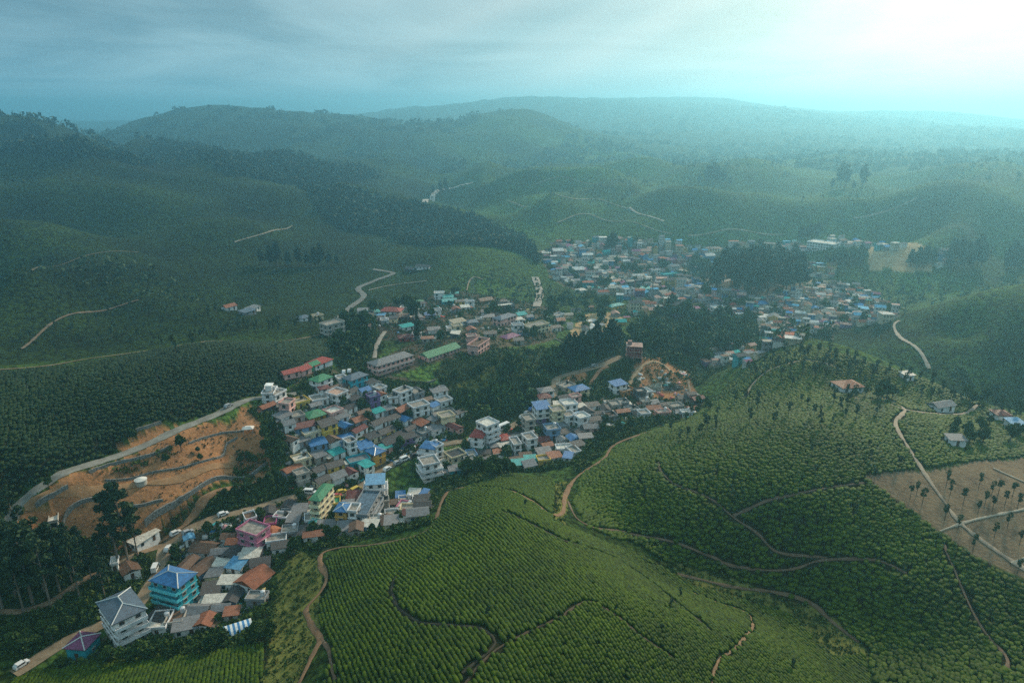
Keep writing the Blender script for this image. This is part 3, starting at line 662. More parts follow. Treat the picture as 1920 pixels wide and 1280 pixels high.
def building(x1, y1, x2, y2, depth, st, wall, rk, rc, opts='', label=None, mark=None, name='house', cat='house', group=None, world=None, sth=2.45, rs=random.Random(1)):
    depth *= 0.9
    if world is None:
        A, B = at(x1, y1), at(x2, y2); c = (A+B)/2; A, B = c+(A-c)*0.9, c+(B-c)*0.9; depth *= 0.9
    else: A, B = world
    ex = B[:2]-A[:2]; w = float(np.linalg.norm(ex)); ex = ex/w; ey = np.array([-ex[1], ex[0]])
    mid = (A[:2]+B[:2])/2; cen = mid + ey*depth/2
    hs = [float(H(*(mid+ex*a*w/2+ey*b))) for a in (-1, 1) for b in (0, depth)]
    hf, hb = (hs[0]+hs[2])/2, (hs[1]+hs[3])/2
    zb = 0.8*hf+0.2*hb; low = min(hs)-0.6-zb; low = max(low, -9.0)
    root = empty(name, (mid[0], mid[1], zb), math.atan2(ex[1], ex[0]))
    cl = np.array([-mid[0], -mid[1]]); camx, camy = float(cl@ex), float(cl@ey)
    if mark == 'purple roofed pavilion': sth = 3.9
    hgt = st*sth
    m = surf('plaster', WALLC[wall])
    b = MB(); b.box(-w/2, w/2, 0, depth, low, hgt); b.build('wall', m, root)
    n_sq = int(max(w, depth)/2)+1
    for a in np.arange(-w/2, w/2+0.1, 1.0):
        for c in np.arange(0, depth+0.1, 1.0):
            p = mid+ex*a+ey*c; stamp(p[0], p[1], 1.2)
    FOOT.append((cen[0], cen[1], (w+depth)/4, w, depth))
    caps = 'c' in opts; small = 's' in opts
    roof, top = roof_part(root, rk, rc, w, depth, hgt, caps, 0.5 if not small else 0.35)
    if rk == 'flat':
        k = MB(); ph = 0.75; q = 0.2
        k.box(-w/2-0.25, w/2+0.25, -0.25, -0.25+q, top, top+ph); k.box(-w/2-0.25, w/2+0.25, depth+0.25-q, depth+0.25, top, top+ph)
        k.box(-w/2-0.25, -w/2-0.25+q, -0.25+q, depth+0.25-q, top, top+ph-0.003); k.box(w/2+0.25-q, w/2+0.25, -0.25+q, depth+0.25-q, top, top+ph-0.003)
        k.build('parapet', surf('plaster', tuple(min(0.7, c*1.05) for c in WALLC[wall])), root)
        if 't' in opts:
            k = MB(); k.cyl(w*0.28, depth*0.7, top, top+1.5, 0.75, 12); k.cyl(w*0.28, depth*0.7, top+1.5, top+1.75, 0.75, 12, 0.3); k.build('water_tank', TANKM[rs.random() < 0.5], root)
        if 'h' in opts:
            k = MB(); k.box(-w*0.32, -w*0.32+2.8, depth*0.45, depth*0.45+3.2, top, top+2.5); k.box(-w*0.32-0.3, -w*0.32+3.1, depth*0.45-0.3, depth*0.45+3.5, top+2.5, top+2.65); k.build('stair_head', m, root)
    if st > 1 and 'n' not in opts:
        k = MB()
        for f in range(1, st): k.box(-w/2-0.22, w/2+0.22, -0.22, depth+0.22, f*sth-0.12, f*sth+0.08)
        k.build('floor_band', surf('plaster', tuple(min(0.72, c*1.2+0.05) for c in WALLC[wall])), root)
    if 'p' in opts:        # painted ground floor of another colour
        pc = {'p': WALLC['purple'], 'g': WALLC['green']}['g' if 'g' in opts else 'p']
        k = MB(); k.box(-w/2-0.03, w/2+0.03, -0.03, depth+0.03, low, sth-0.12); k.build('painted_base', surf('plaster', pc), root)
    if 'b' in opts or 'w' in opts:
        for f in range(0 if 'B' in opts else 1, st):
            k = MB(); o = 1.3; z = f*sth; xa, xb = (-w/2-o, w/2+o) if 'w' in opts else (-w/2, w/2)
            if f > 0: k.box(xa, xb, -o, -0.003, z-0.17, z)
            k.box(xa, xb, -o, -o+0.12, z, z+0.95); k.box(xa, xa+0.12, -o+0.12, -0.003, z, z+0.95); k.box(xb-0.12, xb, -o+0.12, -0.003, z, z+0.95)
            if 'w' in opts:
                for s in (-1, 1):
                    xs = sorted((s*(w/2+0.003), s*(w/2+o))); xo = sorted((s*(w/2+o), s*(w/2+o-0.12)))
                    if f > 0: k.box(xs[0], xs[1], 0, depth, z-0.17, z)
                    k.box(xo[0], xo[1], 0, depth, z, z+0.95)
            k.build('balcony', surf('plaster', tuple(min(0.75, c*1.25+0.04) for c in WALLC[wall])), root)
    if small and rs.random() < 0.5:       # a lean-to built on at one end
        sd = rs.choice((-1, 1)); aw, ad = rs.uniform(1.4, 2.4), depth*rs.uniform(.45, .8); xa, xb = sorted((sd*(w/2+.003), sd*(w/2+aw))); k = MB(); k.box(xa, xb, .3, .3+ad, low, 1.75); ax = k.build('lean_to', surf('plaster', rs.choice((WALLC['concrete'], WALLC['grey'], WALLC['brown']))), root)
        k = MB(); h0, h1 = (2.15, 1.78) if sd > 0 else (1.78, 2.15); xo = (xa+.0, xb+.25) if sd > 0 else (xa-.25, xb); lo = [(xo[0],.05,h0),(xo[1],.05,h1),(xo[1],.55+ad,h1),(xo[0],.55+ad,h0)]; k.hexa(lo, [(p[0],p[1],p[2]+.08) for p in lo]); k.build('roof_sheet', surf('tin', rs.choice((ROOFC['grey'], ROOFC['dark grey'], ROOFC['brown'], ROOFC['pale'], ROOFC['rusty']))), ax)
    # windows and door on the sides that face the valley
    faces = [('f', w)]
    if camx < -w/2: faces.append(('l', depth))
    if camx > w/2: faces.append(('r', depth))
    big = 'W' in opts; placed = 0; ww, wh = (1.55, 1.45) if st > 1 else (1.1, 1.15)
    pitch = 2.5 if 'd' in opts else (2.9 if not small else 2.6)
    door_x = None
    for fc, ln in faces:
        n = max(1, int((ln-0.8)/pitch))
        for f in range(st):
            for i in range(n):
                u = -ln/2+(i+0.5)*ln/n; z = f*sth+0.72
                isdoor = fc == 'f' and f == 0 and i == n//2
                if placed > (44 if big else 24) and not isdoor: continue
                if rs.random() < 0.12 and not isdoor and not big: continue
                loc, rz = ((u, 0, z), 0) if fc == 'f' else (((-w/2), depth/2-u, z), -math.pi/2) if fc == 'l' else ((w/2, depth/2+u, z), math.pi/2)
                if isdoor:
                    child('door', dark_mesh('door', 1.1, 2.1, DOORM), root, (u, 0, 0.02)); continue
                if big:
                    wo = child('window', window_mesh(ww, wh, False), root, loc, rz); child('pane', window_mesh(ww, wh, True), wo, (0, 0, 0))
                else: child('window', dark_mesh('window', ww, wh, GLASS), root, loc, rz)
                placed += 1
    if label is None:
        stw = ['', 'low', 'two storey', 'three storey', 'four storey', 'five storey'][st]
        wn = 'dark' if wall == 'dark' else 'unpainted' if wall == 'concrete' else wall
        rn = {'flat': 'flat', 'hip': 'hipped', 'gable': 'pitched', 'shed': 'lean-to'}[rk]
        if rc.split()[-1] in wn or wall == rc: rcn = 'matching'
        else: rcn = rc.replace('dark grey', 'charcoal')
        label = f'{stw} {wn} house, {rcn} {rn} roof' if not small else f'small {wn} {name}, {rcn} {rn} roof'
        own = False
    else: own = True
    pend(root, label, cat, group, mark, own)
    return root

G_TOWN = 'houses of the hillside town'
BL = [
 (126,1236,165,1236,7.5,1,'turquoise','hip','purple','cW','small turquoise pavilion with hipped purple roof and white ridges','purple roofed pavilion'),
 (220,1223,286,1190,16,4,'white','hip','slate blue','cWb','four storey white hotel with balconies and hipped slate blue roof','white balcony hotel'),
 (289,1134,346,1153,9,4,'turquoise','hip','blue','cWbd','tall turquoise block with balconies and blue hipped roof','turquoise block'),
 (276,1194,314,1190,9,1,'white','flat','pale','','low white annexe with pale flat terrace beside the balcony hotel',None),
 (440,1107,480,1116,11,1,'white','gable','rusty','W','white bungalow with large rusty red pitched roof at lawn edge','rusty red roofed bungalow'),
 (424,1076,452,1078,6,1,'white','shed','sky blue','','white house with bright sky blue lean-to roof behind the rusty roof','sky blue shed roof'),
 (447,1031,487,1039,8,3,'rose','flat','concrete','W','three storey rose pink block with flat concrete roof','rose pink block'),
 (464,1000,485,992,6,2,'white','flat','brown','W','white cube house with brown flat roof and white parapet','white cube house'),
 (488,1012,513,1019,7,1,'cream','hip','orange','','small house with bright orange red hipped roof','orange hipped roof'),
 (495,997,519,993,6,1,'magenta','flat','brown','','low magenta walled house beside the white cube house',None),
 (585,980,605,982,14,4,'cream','hip','green','Wb','four storey cream tower with long green hipped roof','cream tower block'),
 (629,990,653,991,7,3,'mustard','hip','blue','cW','three storey mustard house with blue hipped roof','mustard blue roofed house'),
 (654,992,671,992,6,3,'white','flat','concrete','W',None,None),
 (688,992,717,963,8,3,'grey','flat','slate blue','Wb','long grey three storey block running down from the road','long grey block'),
 (687,937,724,941,8,3,'white','shed','sky blue','Wbw','white three storey house with sky blue terrace roof','sky blue terrace house'),
 (649,944,682,948,8,1,'white','hip','maroon','','white house with broad maroon hipped roof by the road','maroon hipped roof'),
 (623,957,639,957,6,1,'yellow','flat','green','',None,None),
 (743,943,760,942,5,1,'white','shed','blue','',None,None),(764,941,785,939,6,1,'white','shed','pale','',None,None),(787,938,797,937,5,1,'white','shed','blue','',None,None),
 (743,964,770,963,6,1,'rose','flat','pale','',None,None),(577,996,590,997,5,1,'turquoise','shed','teal','',None,None),
 (687,899,704,890,6,2,'white','shed','teal','n','tall blank white house wall at the road bend','blank white wall'),
 (703,876,725,865,9,2,'mustard','hip','blue','cW','two storey mustard brown house with blue hipped roof by road','mustard brown house'),
 (676,854,704,848,8,1,'white','shed','blue','',None,None),(655,880,697,876,7,1,'turquoise','flat','grey','',None,None),
 (583,849,616,843,8,1,'blue','shed','blue','','pale blue house under a long blue tin roof','long blue tin roof'),
 (638,839,666,834,6,1,'blue','shed','blue','',None,None),
 (546,771,584,763,8,1,'yellow','flat','beige','d','long yellow house with beige flat roof below upper road','yellow house'),
 (491,754,516,764,10,2,'white','flat','concrete','Wht','white villa with roof tanks where the upper road ends','white roadside villa'),
 (517,765,540,752,7,2,'white','flat','concrete','t',None,None),
 (523,774,545,782,7,2,'pink','flat','concrete','',None,None),
 (598,737,626,724,8,2,'white','hip','green','W','white two storey house with green hipped roof','green hipped house'),
 (632,764,655,753,9,2,'white','flat','peach','Wb','white two storey house with peach coloured terrace','peach terrace house'),
 (602,749,620,747,5,2,'white','hip','maroon','',None,None),(586,763,619,759,8,1,'white','flat','concrete','',None,None),
 (580,796,613,788,9,1,'mustard','hip','green','',None,None),(622,789,646,779,8,1,'pink','flat','pale','',None,None),
 (624,798,657,792,6,1,'white','shed','grey','',None,None),(553,813,594,812,7,1,'blue','gable','maroon','',None,None),
 (605,825,636,813,9,2,'yellow','gable','dark grey','',None,None),(572,829,604,821,6,1,'cream','flat','pale','d',None,None),
 (695,766,715,763,6,2,'purple','flat','slate blue','',None,None),
 (658,734,692,720,8,2,'turquoise','hip','slate blue','W','two storey turquoise house with slate blue hipped roof','turquoise hip roofed house'),
 (636,722,653,719,6,1,'white','flat','concrete','',None,None),
 (566,707,586,699,7,1,'pink','gable','red','',None,None),(590,696,626,684,9,1,'white','hip','red','','long low hall with red hipped roof by tea slope','red hipped hall'),
 (533,713,566,706,6,1,'pink','gable','red','',None,None),(576,700,602,691,6,1,'green','gable','green','',None,None),
 (704,707,779,681,10,2,'pink','hip','grey','Wbd','long pink two storey school with grey hipped roof','long pink school',None,'school'),
 (800,681,866,659,10,1,'pink','gable','green','Wd','long pink school hall with bright green pitched roof','green roofed school',None,'school'),
 (895,668,919,652,8,2,'pink','flat','brown','',None,None),
 (712,590,752,590,11,1,'white','hip','red','W','white hall with broad red hipped roof on the ridge','red hipped white hall'),
 (690,593,714,591,7,1,'white','hip','teal','',None,None),(829,571,858,570,7,1,'turquoise','gable','teal','','turquoise house with teal pitched roof on ridge','teal ridge house'),
 (755,621,779,618,6,1,'white','shed','teal','',None,None),(845,556,860,556,5,1,'pink','shed','teal','',None,None),
 (778,572,793,572,6,1,'white','hip','green','',None,None),(748,641,777,640,7,1,'red','hip','maroon','',None,None),
 (849,612,876,609,7,1,'white','shed','beige','',None,None),(876,612,898,611,7,1,'grey','hip','slate blue','',None,None),(850,628,868,626,6,2,'cream','flat','concrete','',None,None),
 (900,570,926,568,8,1,'brown','gable','brown','',None,None),(934,586,967,586,8,2,'dark','flat','pale','W','dark fronted two storey block with pale flat roof','dark fronted block'),
 (918,584,932,584,6,1,'yellow','flat','concrete','',None,None),(938,613,970,605,9,2,'pink','hip','slate blue','',None,None),
 (992,629,1031,622,9,2,'cream','flat','concrete','Wd','cream block with ribbed flat roof above the wooded slope','cream block'),
 (950,641,976,638,8,1,'yellow','hip','purple','',None,None),(1034,602,1058,598,6,1,'white','flat','concrete','',None,None),
 (1145,581,1172,577,7,1,'yellow','hip','teal','','yellow house with teal hipped roof among trees','yellow tree house'),
 (1083,550,1101,549,7,1,'white','hip','pale','',None,None),(1171,554,1190,553,6,2,'white','flat','pale','',None,None),
 (1092,537,1120,535,7,1,'white','gable','rusty','',None,None),(1125,536,1169,532,7,1,'cream','gable','rusty','','long cream shed with rusty pitched roof in town','long rusty shed'),
 (1243,525,1274,523,8,2,'turquoise','flat','teal','','turquoise two storey block in the far town','far turquoise block'),
 (1201,548,1223,546,8,1,'turquoise','shed','teal','',None,None),(1234,494,1274,492,10,1,'rose','hip','purple','','long hall with purple pink hipped roof in far town','purple hall'),
 (1224,521,1238,521,8,3,'white','flat','concrete','n',None,None),(1083,513,1113,510,9,1,'pink','hip','purple','',None,None),
 (1341,592,1363,589,9,2,'white','flat','pale','W','white two storey house at the wooded slope edge','white edge house'),
 (1302,572,1331,570,8,1,'cream','gable','grey','',None,None),
 (1508,473,1566,470,22,3,'white','flat','pale','Wd','long white three storey hospital in the far haze','white hospital',None,'hospital'),
 (1413,578,1442,575,8,1,'white','shed','blue','',None,None),(1368,578,1383,577,7,1,'pink','hip','red','',None,None),
 (1318,473,1356,471,9,1,'cream','hip','dark grey','d',None,None),
 (912,842,937,829,9,4,'white','flat','pale','Wb','tall white four storey block at the road corner','white corner block'),
 (881,846,905,852,9,3,'white','hip','red','Wpg','three storey white house with red hip roof and green base','red hipped green base house'),
 (940,836,961,832,7,1,'green','hip','red','',None,None),(1005,797,1034,791,9,3,'white','shed','blue','Wp','white three storey house with blue roof and purple base','blue flat roofed house'),
 (1010,766,1034,762,7,2,'white','hip','maroon','',None,None),(1014,756,1040,748,7,2,'white','hip','grey','',None,None),
 (788,866,816,873,8,3,'white','hip','blue','Wpw','white balconied house with small blue roof and purple base','purple base house'),
 (818,871,833,863,7,3,'white','flat','concrete','',None,None),(847,881,876,871,8,2,'cream','flat','dark grey','Wd','cream two storey house with dark flat roof','cream dark roofed house'),
 (794,907,827,896,9,3,'white','flat','concrete','Wbw','white stepped three storey house with wrapped balconies','white wrapped balcony house'),
 (775,787,808,778,8,2,'white','flat','concrete','',None,None),(814,793,858,786,8,1,'grey','flat','concrete','d',None,None),(728,757,748,757,6,1,'white','flat','concrete','',None,None),
 (751,760,776,748,7,2,'white','flat','concrete','t',None,None),(825,766,850,760,7,1,'white','flat','concrete','',None,None),(812,746,842,743,7,1,'white','shed','grey','',None,None),
 (829,805,855,798,7,2,'cream','flat','concrete','',None,None),(716,826,743,815,6,1,'yellow','gable','dark grey','',None,None),
 (722,845,785,829,9,1,'purple','shed','dark grey','d','long purple walled shed with dark roof by road','purple shed'),
 (702,809,727,801,6,1,'white','gable','dark grey','d',None,None),(729,800,752,792,6,1,'white','gable','dark grey','d',None,None),
 (986,819,1005,815,8,3,'concrete','flat','concrete','',None,None),(1036,803,1060,797,8,3,'cream','flat','concrete','W',None,None),(1057,781,1084,775,8,2,'white','flat','pale','W',None,None),
 (1061,803,1081,796,7,2,'white','flat','concrete','',None,None),(1086,806,1107,798,7,2,'white','flat','pale','',None,None),(1025,829,1052,822,8,2,'blue','flat','concrete','',None,None),
 (1077,751,1106,746,8,2,'cream','hip','blue','W','two storey cream house with blue hipped roof by path','cream blue roofed house'),
 (1057,737,1080,732,8,1,'concrete','flat','concrete','',None,None),(1152,741,1176,737,7,2,'white','shed','blue','',None,None),(1166,745,1190,741,6,1,'orange','flat','concrete','',None,None),
 (1202,747,1224,745,7,1,'white','flat','pale','','small white house with bright pale flat roof near rubble','bright pale roof'),
 (1137,792,1158,790,7,1,'grey','flat','brown','',None,None),(985,876,1008,873,6,1,'turquoise','shed','teal','',None,None),(1055,869,1071,866,6,1,'white','shed','blue','',None,None),
 (1578,737,1620,737,10,1,'white','hip','rusty','','lone bungalow with rusty hipped roof on right tea hill','lone hill bungalow'),
 (1756,772,1790,774,6,1,'white','gable','grey','','long white line house on the right tea hill','white line house'),
 (1779,834,1811,840,5,1,'white','shed','grey','',None,None),(1868,789,1896,790,7,1,'white','hip','maroon','',None,None),(1698,715,1714,714,5,1,'white','shed','pale','',None,None),(1898,808,1925,808,7,1,'white','shed','sky blue','',None,None),
 (613,634,650,630,9,3,'concrete','flat','concrete','W','grey four square concrete block behind ridge trees','grey ridge block'),
 (758,509,775,511,7,1,'dark','gable','dark grey','','dark walled hut on the far tea dome','dark far hut'),(778,507,806,504,7,1,'white','gable','dark grey','',None,None),
 (424,583,446,581,7,1,'white','gable','rusty','','white cottage in the tea valley beyond left hill','valley cottage'),(458,592,482,589,7,1,'grey','shed','slate blue','',None,None),(470,585,490,583,6,1,'white','shed','grey','',None,None),
 (565,603,585,601,7,1,'white','hip','slate blue','',None,None),(590,601,608,599,7,1,'cream','flat','concrete','',None,None),(0,1026,28,1029,7,1,'white','shed','blue','','blue sheeted shack at the left edge','blue sheeted shack'),
 (32,1029,58,1024,6,1,'white','shed','blue','',None,None),(99,1013,117,1012,6,2,'concrete','flat','pale','',None,None),
 (210,1073,224,1070,5,1,'white','flat','pale','','small white hut beside the lower left lane','white lane hut'),(233,1092,268,1084,7,1,'white','gable','brown','','gabled brown roofed house in the left trees','brown gabled house'),
 (256,1037,304,1014,5,1,'white','shed','pale','n','long narrow shed with white roof along the road','long white roadside shed'),
 (330,1078,352,1080,9,1,'dark','gable','brown','',None,None),(349,1086,372,1092,11,1,'blue','gable','brown','',None,None),(355,1048,400,1050,8,1,'white','gable','brown','',None,None),
 (348,1026,367,1023,6,1,'white','gable','sky blue','','small hut with sky blue roof by the road','sky blue hut'),
 (268,1180,300,1186,10,1,'dark','shed','dark grey','',None,None),(310,1184,345,1180,9,1,'concrete','flat','brown','',None,None),
 (415,1058,440,1057,7,1,'grey','gable','dark grey','',None,None),(420,1142,445,1140,8,1,'blue','gable','dark grey','',None,None),
]
for t in BL:
    x1, y1, x2, y2, dep, st, wl, rk, rc, op, lb, mk = t[:12]
    k = dict(name='school_building' if len(t) > 13 and t[13] == 'school' else 'hospital_building' if len(t) > 13 else 'house', cat=t[13] if len(t) > 13 else 'house')
    if op.count('W') == 0 and rk == 'flat' and (x1*7+y1) % 3 == 0: op += 't'
    building(x1, y1, x2, y2, dep, st, wl, rk, rc, op, lb, mk, group=None if len(t) > 13 else G_TOWN, rs=random.Random(int(x1*31+y1)), **k)

# the smaller houses that fill the lanes between them
def px_points(poly, n, rs):
    P = np.array(poly, float); out = []; lo, hi = P.min(0), P.max(0)
    while len(out) < n:
        q = lo + rs.rand(400, 2)*(hi-lo); q = q[inside(P, q[:,0], q[:,1])]; out += list(q)
    return out[:n]
FILL_W = ['white']*9+['cream']*3+['grey']*4+['blue']*1+['concrete']*4+['pink']*2+['turquoise']*1+['yellow','dark','dark']
FILL_R = [('gable','dark grey')]*8+[('shed','dark grey')]*4+[('gable','brown')]*3+[('shed','grey')]*4+[('gable','grey')]*2+[('flat','concrete')]*6+[('gable','rusty')]*2+[('shed','rusty')]*1+[('shed','pale')]*2+[('gable','rusty')]*2+[('shed','sky blue'),('gable','blue'),('gable','maroon'),('shed','teal'),('flat','pale')]
def fill(poly, n, street, smin, smax, seed):
    rs = np.random.RandomState(seed); rr = random.Random(seed); done = 0
    a0, a1 = at(*street[0]), at(*street[1]); base = math.atan2(a1[1]-a0[1], a1[0]-a0[0])
    for q in px_points(poly, n*30, rs):
        if done >= n: break
        p = at(*q); w, d = smin+(smax-smin)*rs.rand(), smin*0.8+(smax-smin)*0.6*rs.rand()
        if any((p[0]-f[0])**2+(p[1]-f[1])**2 < (f[2]*0.92+(w+d)/4+0.25)**2 for f in FOOT): continue
        i, j = int((p[0]-MX0)/MS), int((p[1]-MY0)/MS); k = int(w*0.62/MS)
        if ROADMASK[max(i-k, 0):i+k, max(j-k, 0):j+k].any(): continue
        ang = base+rs.randn()*0.12+(math.pi/2 if rs.rand() < 0.22 else 0)
        ex = np.array([math.cos(ang), math.sin(ang)])
        if ex[0] < 0: ex = -ex
        ey = np.array([-ex[1], ex[0]]); m = p[:2]-ey*d/2
        rk, rc = rr.choice(FILL_R); st = 2 if (rk == 'flat' and rr.random() < 0.45) else 1
        op = 's' if st == 1 else ''
        if rk == 'flat' and rr.random() < 0.4: op += 't'
        rr.shed = rk == 'shed'
        building(0,0,0,0, d/0.9, st, rr.choice(FILL_W), rk, rc, op, None, None, group=G_TOWN, world=(m-ex*w/2, m+ex*w/2), sth=2.4, rs=rr, name='shed' if rk == 'shed' else 'house', cat='shed' if rk == 'shed' else 'house'); done += 1
    return done
NF = [
 fill([(495,775),(510,760),(600,720),(700,722),(790,745),(860,775),(860,815),(760,850),(690,898),(610,920),(545,915),(540,860),(535,800)], 82, ((600,800),(700,770)), 4.6, 8.0, 3),
 fill([(330,1015),(450,955),(600,940),(700,935),(790,935),(806,975),(700,998),(610,1010),(540,1022),(500,1065),(497,1130),(440,1160),(350,1190),(300,1165),(380,1100),(335,1060)], 92, ((620,990),(700,985)), 4.2, 7.6, 4),
 fill([(785,890),(900,835),(960,805),(1040,750),(1110,760),(1115,800),(1080,855),(1000,880),(900,878),(820,900)], 46, ((940,850),(1040,830)), 4.2, 7.4, 5),
 fill([(1110,745),(1180,735),(1330,750),(1290,785),(1180,800),(1120,790)], 20, ((1120,770),(1220,770)), 4.2, 7, 6),
 fill([(620,600),(700,575),(850,555),(960,570),(1060,592),(1035,640),(900,650),(790,645),(700,625)], 44, ((850,600),(950,600)), 5, 8.5, 7)]
print('FILL', NF, len(BL))
# ---------------------------------------------------------------- vegetation
def leafcards(rs, cen, size, tone):
    n = len(cen); a = rs.randn(n, 3); a /= np.linalg.norm(a, axis=1)[:,None]; b = np.cross(a, rs.randn(n, 3)); b /= np.linalg.norm(b, axis=1)[:,None]
    s = (size*(0.6+0.8*rs.rand(n)))[:,None] if np.ndim(size) == 0 else (size*(0.6+0.8*rs.rand(n)))[:,None]
    c = np.asarray(cen); v = np.stack([c-a*s*0.5-b*s*0.35, c+a*s*0.5-b*s*0.3, c+a*s*0.55+b*s*0.3, c-a*s*0.5+b*s*0.4], 1)
    return v.reshape(-1, 3), np.arange(4*n).reshape(n, 4), np.repeat(tone, 4)
def crown_cards(rs, lobes, n, size):
    L = np.array(lobes, float); vol = (L[:,3]*L[:,4]*L[:,5])**0.67; k = rs.choice(len(L), n, p=vol/vol.sum())
    d = rs.randn(n, 3); d /= np.linalg.norm(d, axis=1)[:,None]; r = 0.45+0.6*rs.rand(n)**0.6
    c = L[k,:3] + d*L[k,3:6]*r[:,None]; lt = rs.rand(len(L))
    return leafcards(rs, c, size, (0.25+0.35*rs.rand(n)+0.35*lt[k]).clip(0, 1))
LEAF = {'broad': leaf_mat('broad_leaf', (0.006,0.024,0.006), (0.062,0.100,0.018)), 'oak': leaf_mat('oak_leaf', (0.012,0.030,0.014), (0.060,0.095,0.038)),
        'euc': leaf_mat('eucalyptus_leaf', (0.008,0.024,0.011), (0.048,0.075,0.028)), 'dark': leaf_mat('dark_leaf', (0.005,0.019,0.009), (0.036,0.062,0.020)),
        'dry': leaf_mat('dry_leaf', (0.05,0.04,0.015), (0.13,0.11,0.04)), 'shrub': leaf_mat('shrub_leaf', (0.007,0.024,0.005), (0.075,0.110,0.018), 0.2, False)}
BARK = surf('wood', (0.09,0.07,0.05)); PALEBARK = surf('wood', (0.20,0.16,0.12))
def make_tree(kind, seed):
    rs = np.random.RandomState(seed); t = MB(); rr = lambda a, b: a+(b-a)*rs.rand()
    if kind == 'broad':      # unit height about 10 m
        t.cyl(0, 0, -0.6, 3.2, 0.30, 7, 0.2); lobes = [(0,0,6.6,2.2,2.2,2.4)]
        for k in range(6):
            a = k*1.05+rr(-.4,.4); R = rr(1.2,2.3); z = rr(4.2,8.0); lobes.append((R*math.cos(a),R*math.sin(a),z,rr(1.1,1.9),rr(1.1,1.9),rr(0.9,1.6)))
            t.bar((0,0,2.8), (R*math.cos(a)*.8,R*math.sin(a)*.8,z-.3), 0.09)
        lobes.append((rr(-.6,.6),rr(-.6,.6),8.7,1.3,1.3,1.2)); cr = crown_cards(rs, lobes, 520, 0.85); lm, bm = LEAF['broad'], BARK
    elif kind == 'oak':      # slender pruned shade tree of about 8 m
        t.cyl(0, 0, -0.5, 6.0, 0.16, 6, 0.08); lobes = [(rr(-.2,.2),rr(-.2,.2),6.6,rr(.8,1.2),rr(.8,1.2),1.2)]
        for k in range(4):
            a = rs.rand()*6.3; z = rr(3.2,6.6); R = rr(.3,1.0); lobes.append((R*math.cos(a),R*math.sin(a),z,rr(.4,.75),rr(.4,.75),rr(.4,.7))); t.bar((0,0,z-.7), (R*math.cos(a),R*math.sin(a),z), 0.05)
        cr = crown_cards(rs, lobes, 150, 0.55); lm, bm = LEAF['oak'], BARK
    elif kind == 'euc':      # tall tree of about 28 m, bare lower trunk
        t.cyl(0, 0, -1, 9, 0.42, 8, 0.33); t.cyl(0, 0, 9, 24, 0.33, 8, 0.08); lobes = []
        for k in range(13):
            a = k*2.4+rr(-.5,.5); z = 11+k*1.25+rr(-.8,.8); R = rr(.8,1.0)*(3.6-0.16*abs(k-4)); lobes.append((R*math.cos(a),R*math.sin(a),z,rr(1.2,2.1),rr(1.2,2.1),rr(0.8,1.5)))
            t.bar((0,0,z-2.2), (R*math.cos(a),R*math.sin(a),z), 0.10)
        lobes += [(0,0,26.6,1.6,1.6,1.8),(rr(-1,1),rr(-1,1),24,2.0,2.0,1.6)]; cr = crown_cards(rs, lobes, 1500, 0.85); lm, bm = LEAF['euc'], PALEBARK
    elif kind == 'grove':    # tall dense dark tree of about 20 m
        t.cyl(0, 0, -1, 9, 0.45, 8, 0.3); lobes = [(0,0,12,3.2,3.2,5.0)]
        for k in range(11):
            a = k*2.4; z = rr(6,18); R = rr(1.0,3.6)*(1 if z < 14 else .6); lobes.append((R*math.cos(a),R*math.sin(a),z,rr(1.3,2.4),rr(1.3,2.4),rr(1.2,2.2)))
            t.bar((0,0,z-2.5), (R*math.cos(a),R*math.sin(a),z), 0.1)
        lobes.append((0,0,18.8,1.7,1.7,1.9)); cr = crown_cards(rs, lobes, 850, 1.2); lm, bm = LEAF['dark'], BARK
    elif kind == 'conifer':
        t.cyl(0, 0, -0.6, 13, 0.3, 7, 0.06); z = np.array([1.5+13*(k/11) for k in range(12)]); lobes = [(0,0,q,0.35+1.6*(1-(q-1.5)/13.5),0.35+1.6*(1-(q-1.5)/13.5),1.0) for q in z]
        cr = crown_cards(rs, lobes, 520, 0.75); lm, bm = LEAF['dark'], BARK
    else:                    # palm-like banana clump / small round bush tree
        t.cyl(0, 0, -0.4, 1.5, 0.14, 6, 0.1); lobes = [(0,0,2.2,1.3,1.3,1.1),(.7,.3,1.8,.8,.8,.8),(-.6,.5,2.0,.8,.8,.8),(.1,-.7,1.9,.8,.8,.8)]; cr = crown_cards(rs, lobes, 170, 0.6); lm, bm = LEAF['broad'], BARK
    tr = t.build('trunk', bm); c = link_mesh('crown', cr[0], cr[1], lm, tone=cr[2]); d = (tr.data, c.data)
    for o in (tr, c): bpy.data.objects.remove(o)
    return d
KINDS = {'broad': ('broadleaf_tree', 4, 10), 'oak': ('silver_oak', 5, 8), 'euc': ('eucalyptus_tree', 4, 28), 'grove': ('grove_tree', 4, 20), 'conifer': ('conifer_tree', 1, 14), 'bush': ('bush_tree', 3, 3)}
PROTO = {k: [make_tree(k, 100+i*7+len(k)) for i in range(v[1])] for k, v in KINDS.items()}
TRS = np.random.RandomState(5); TREES = []
def plant(kind, x, y, height, base, group, mark=None):
    nm, n, h0 = KINDS[kind]; s = height/h0*(0.9+0.2*TRS.rand()); z = float(H(x, y))
    r = empty(nm, (x, y, z-0.1), TRS.rand()*6.28); r.scale = (s*(0.9+0.2*TRS.rand()),)*2+(s,)
    tr, cr = PROTO[kind][TRS.randint(n)]
    child('trunk', tr, r, (0,0,0)); child('crown', cr, r, (0,0,0)); TREES.append((x, y))
    stamp(x, y, 0.6); pend(r, base, 'tree', group, mark); return r
def plant_px(kind, px, py, height, base, group, mark=None):
    p = at(px, py); return plant(kind, p[0], p[1], height, base, group, mark)
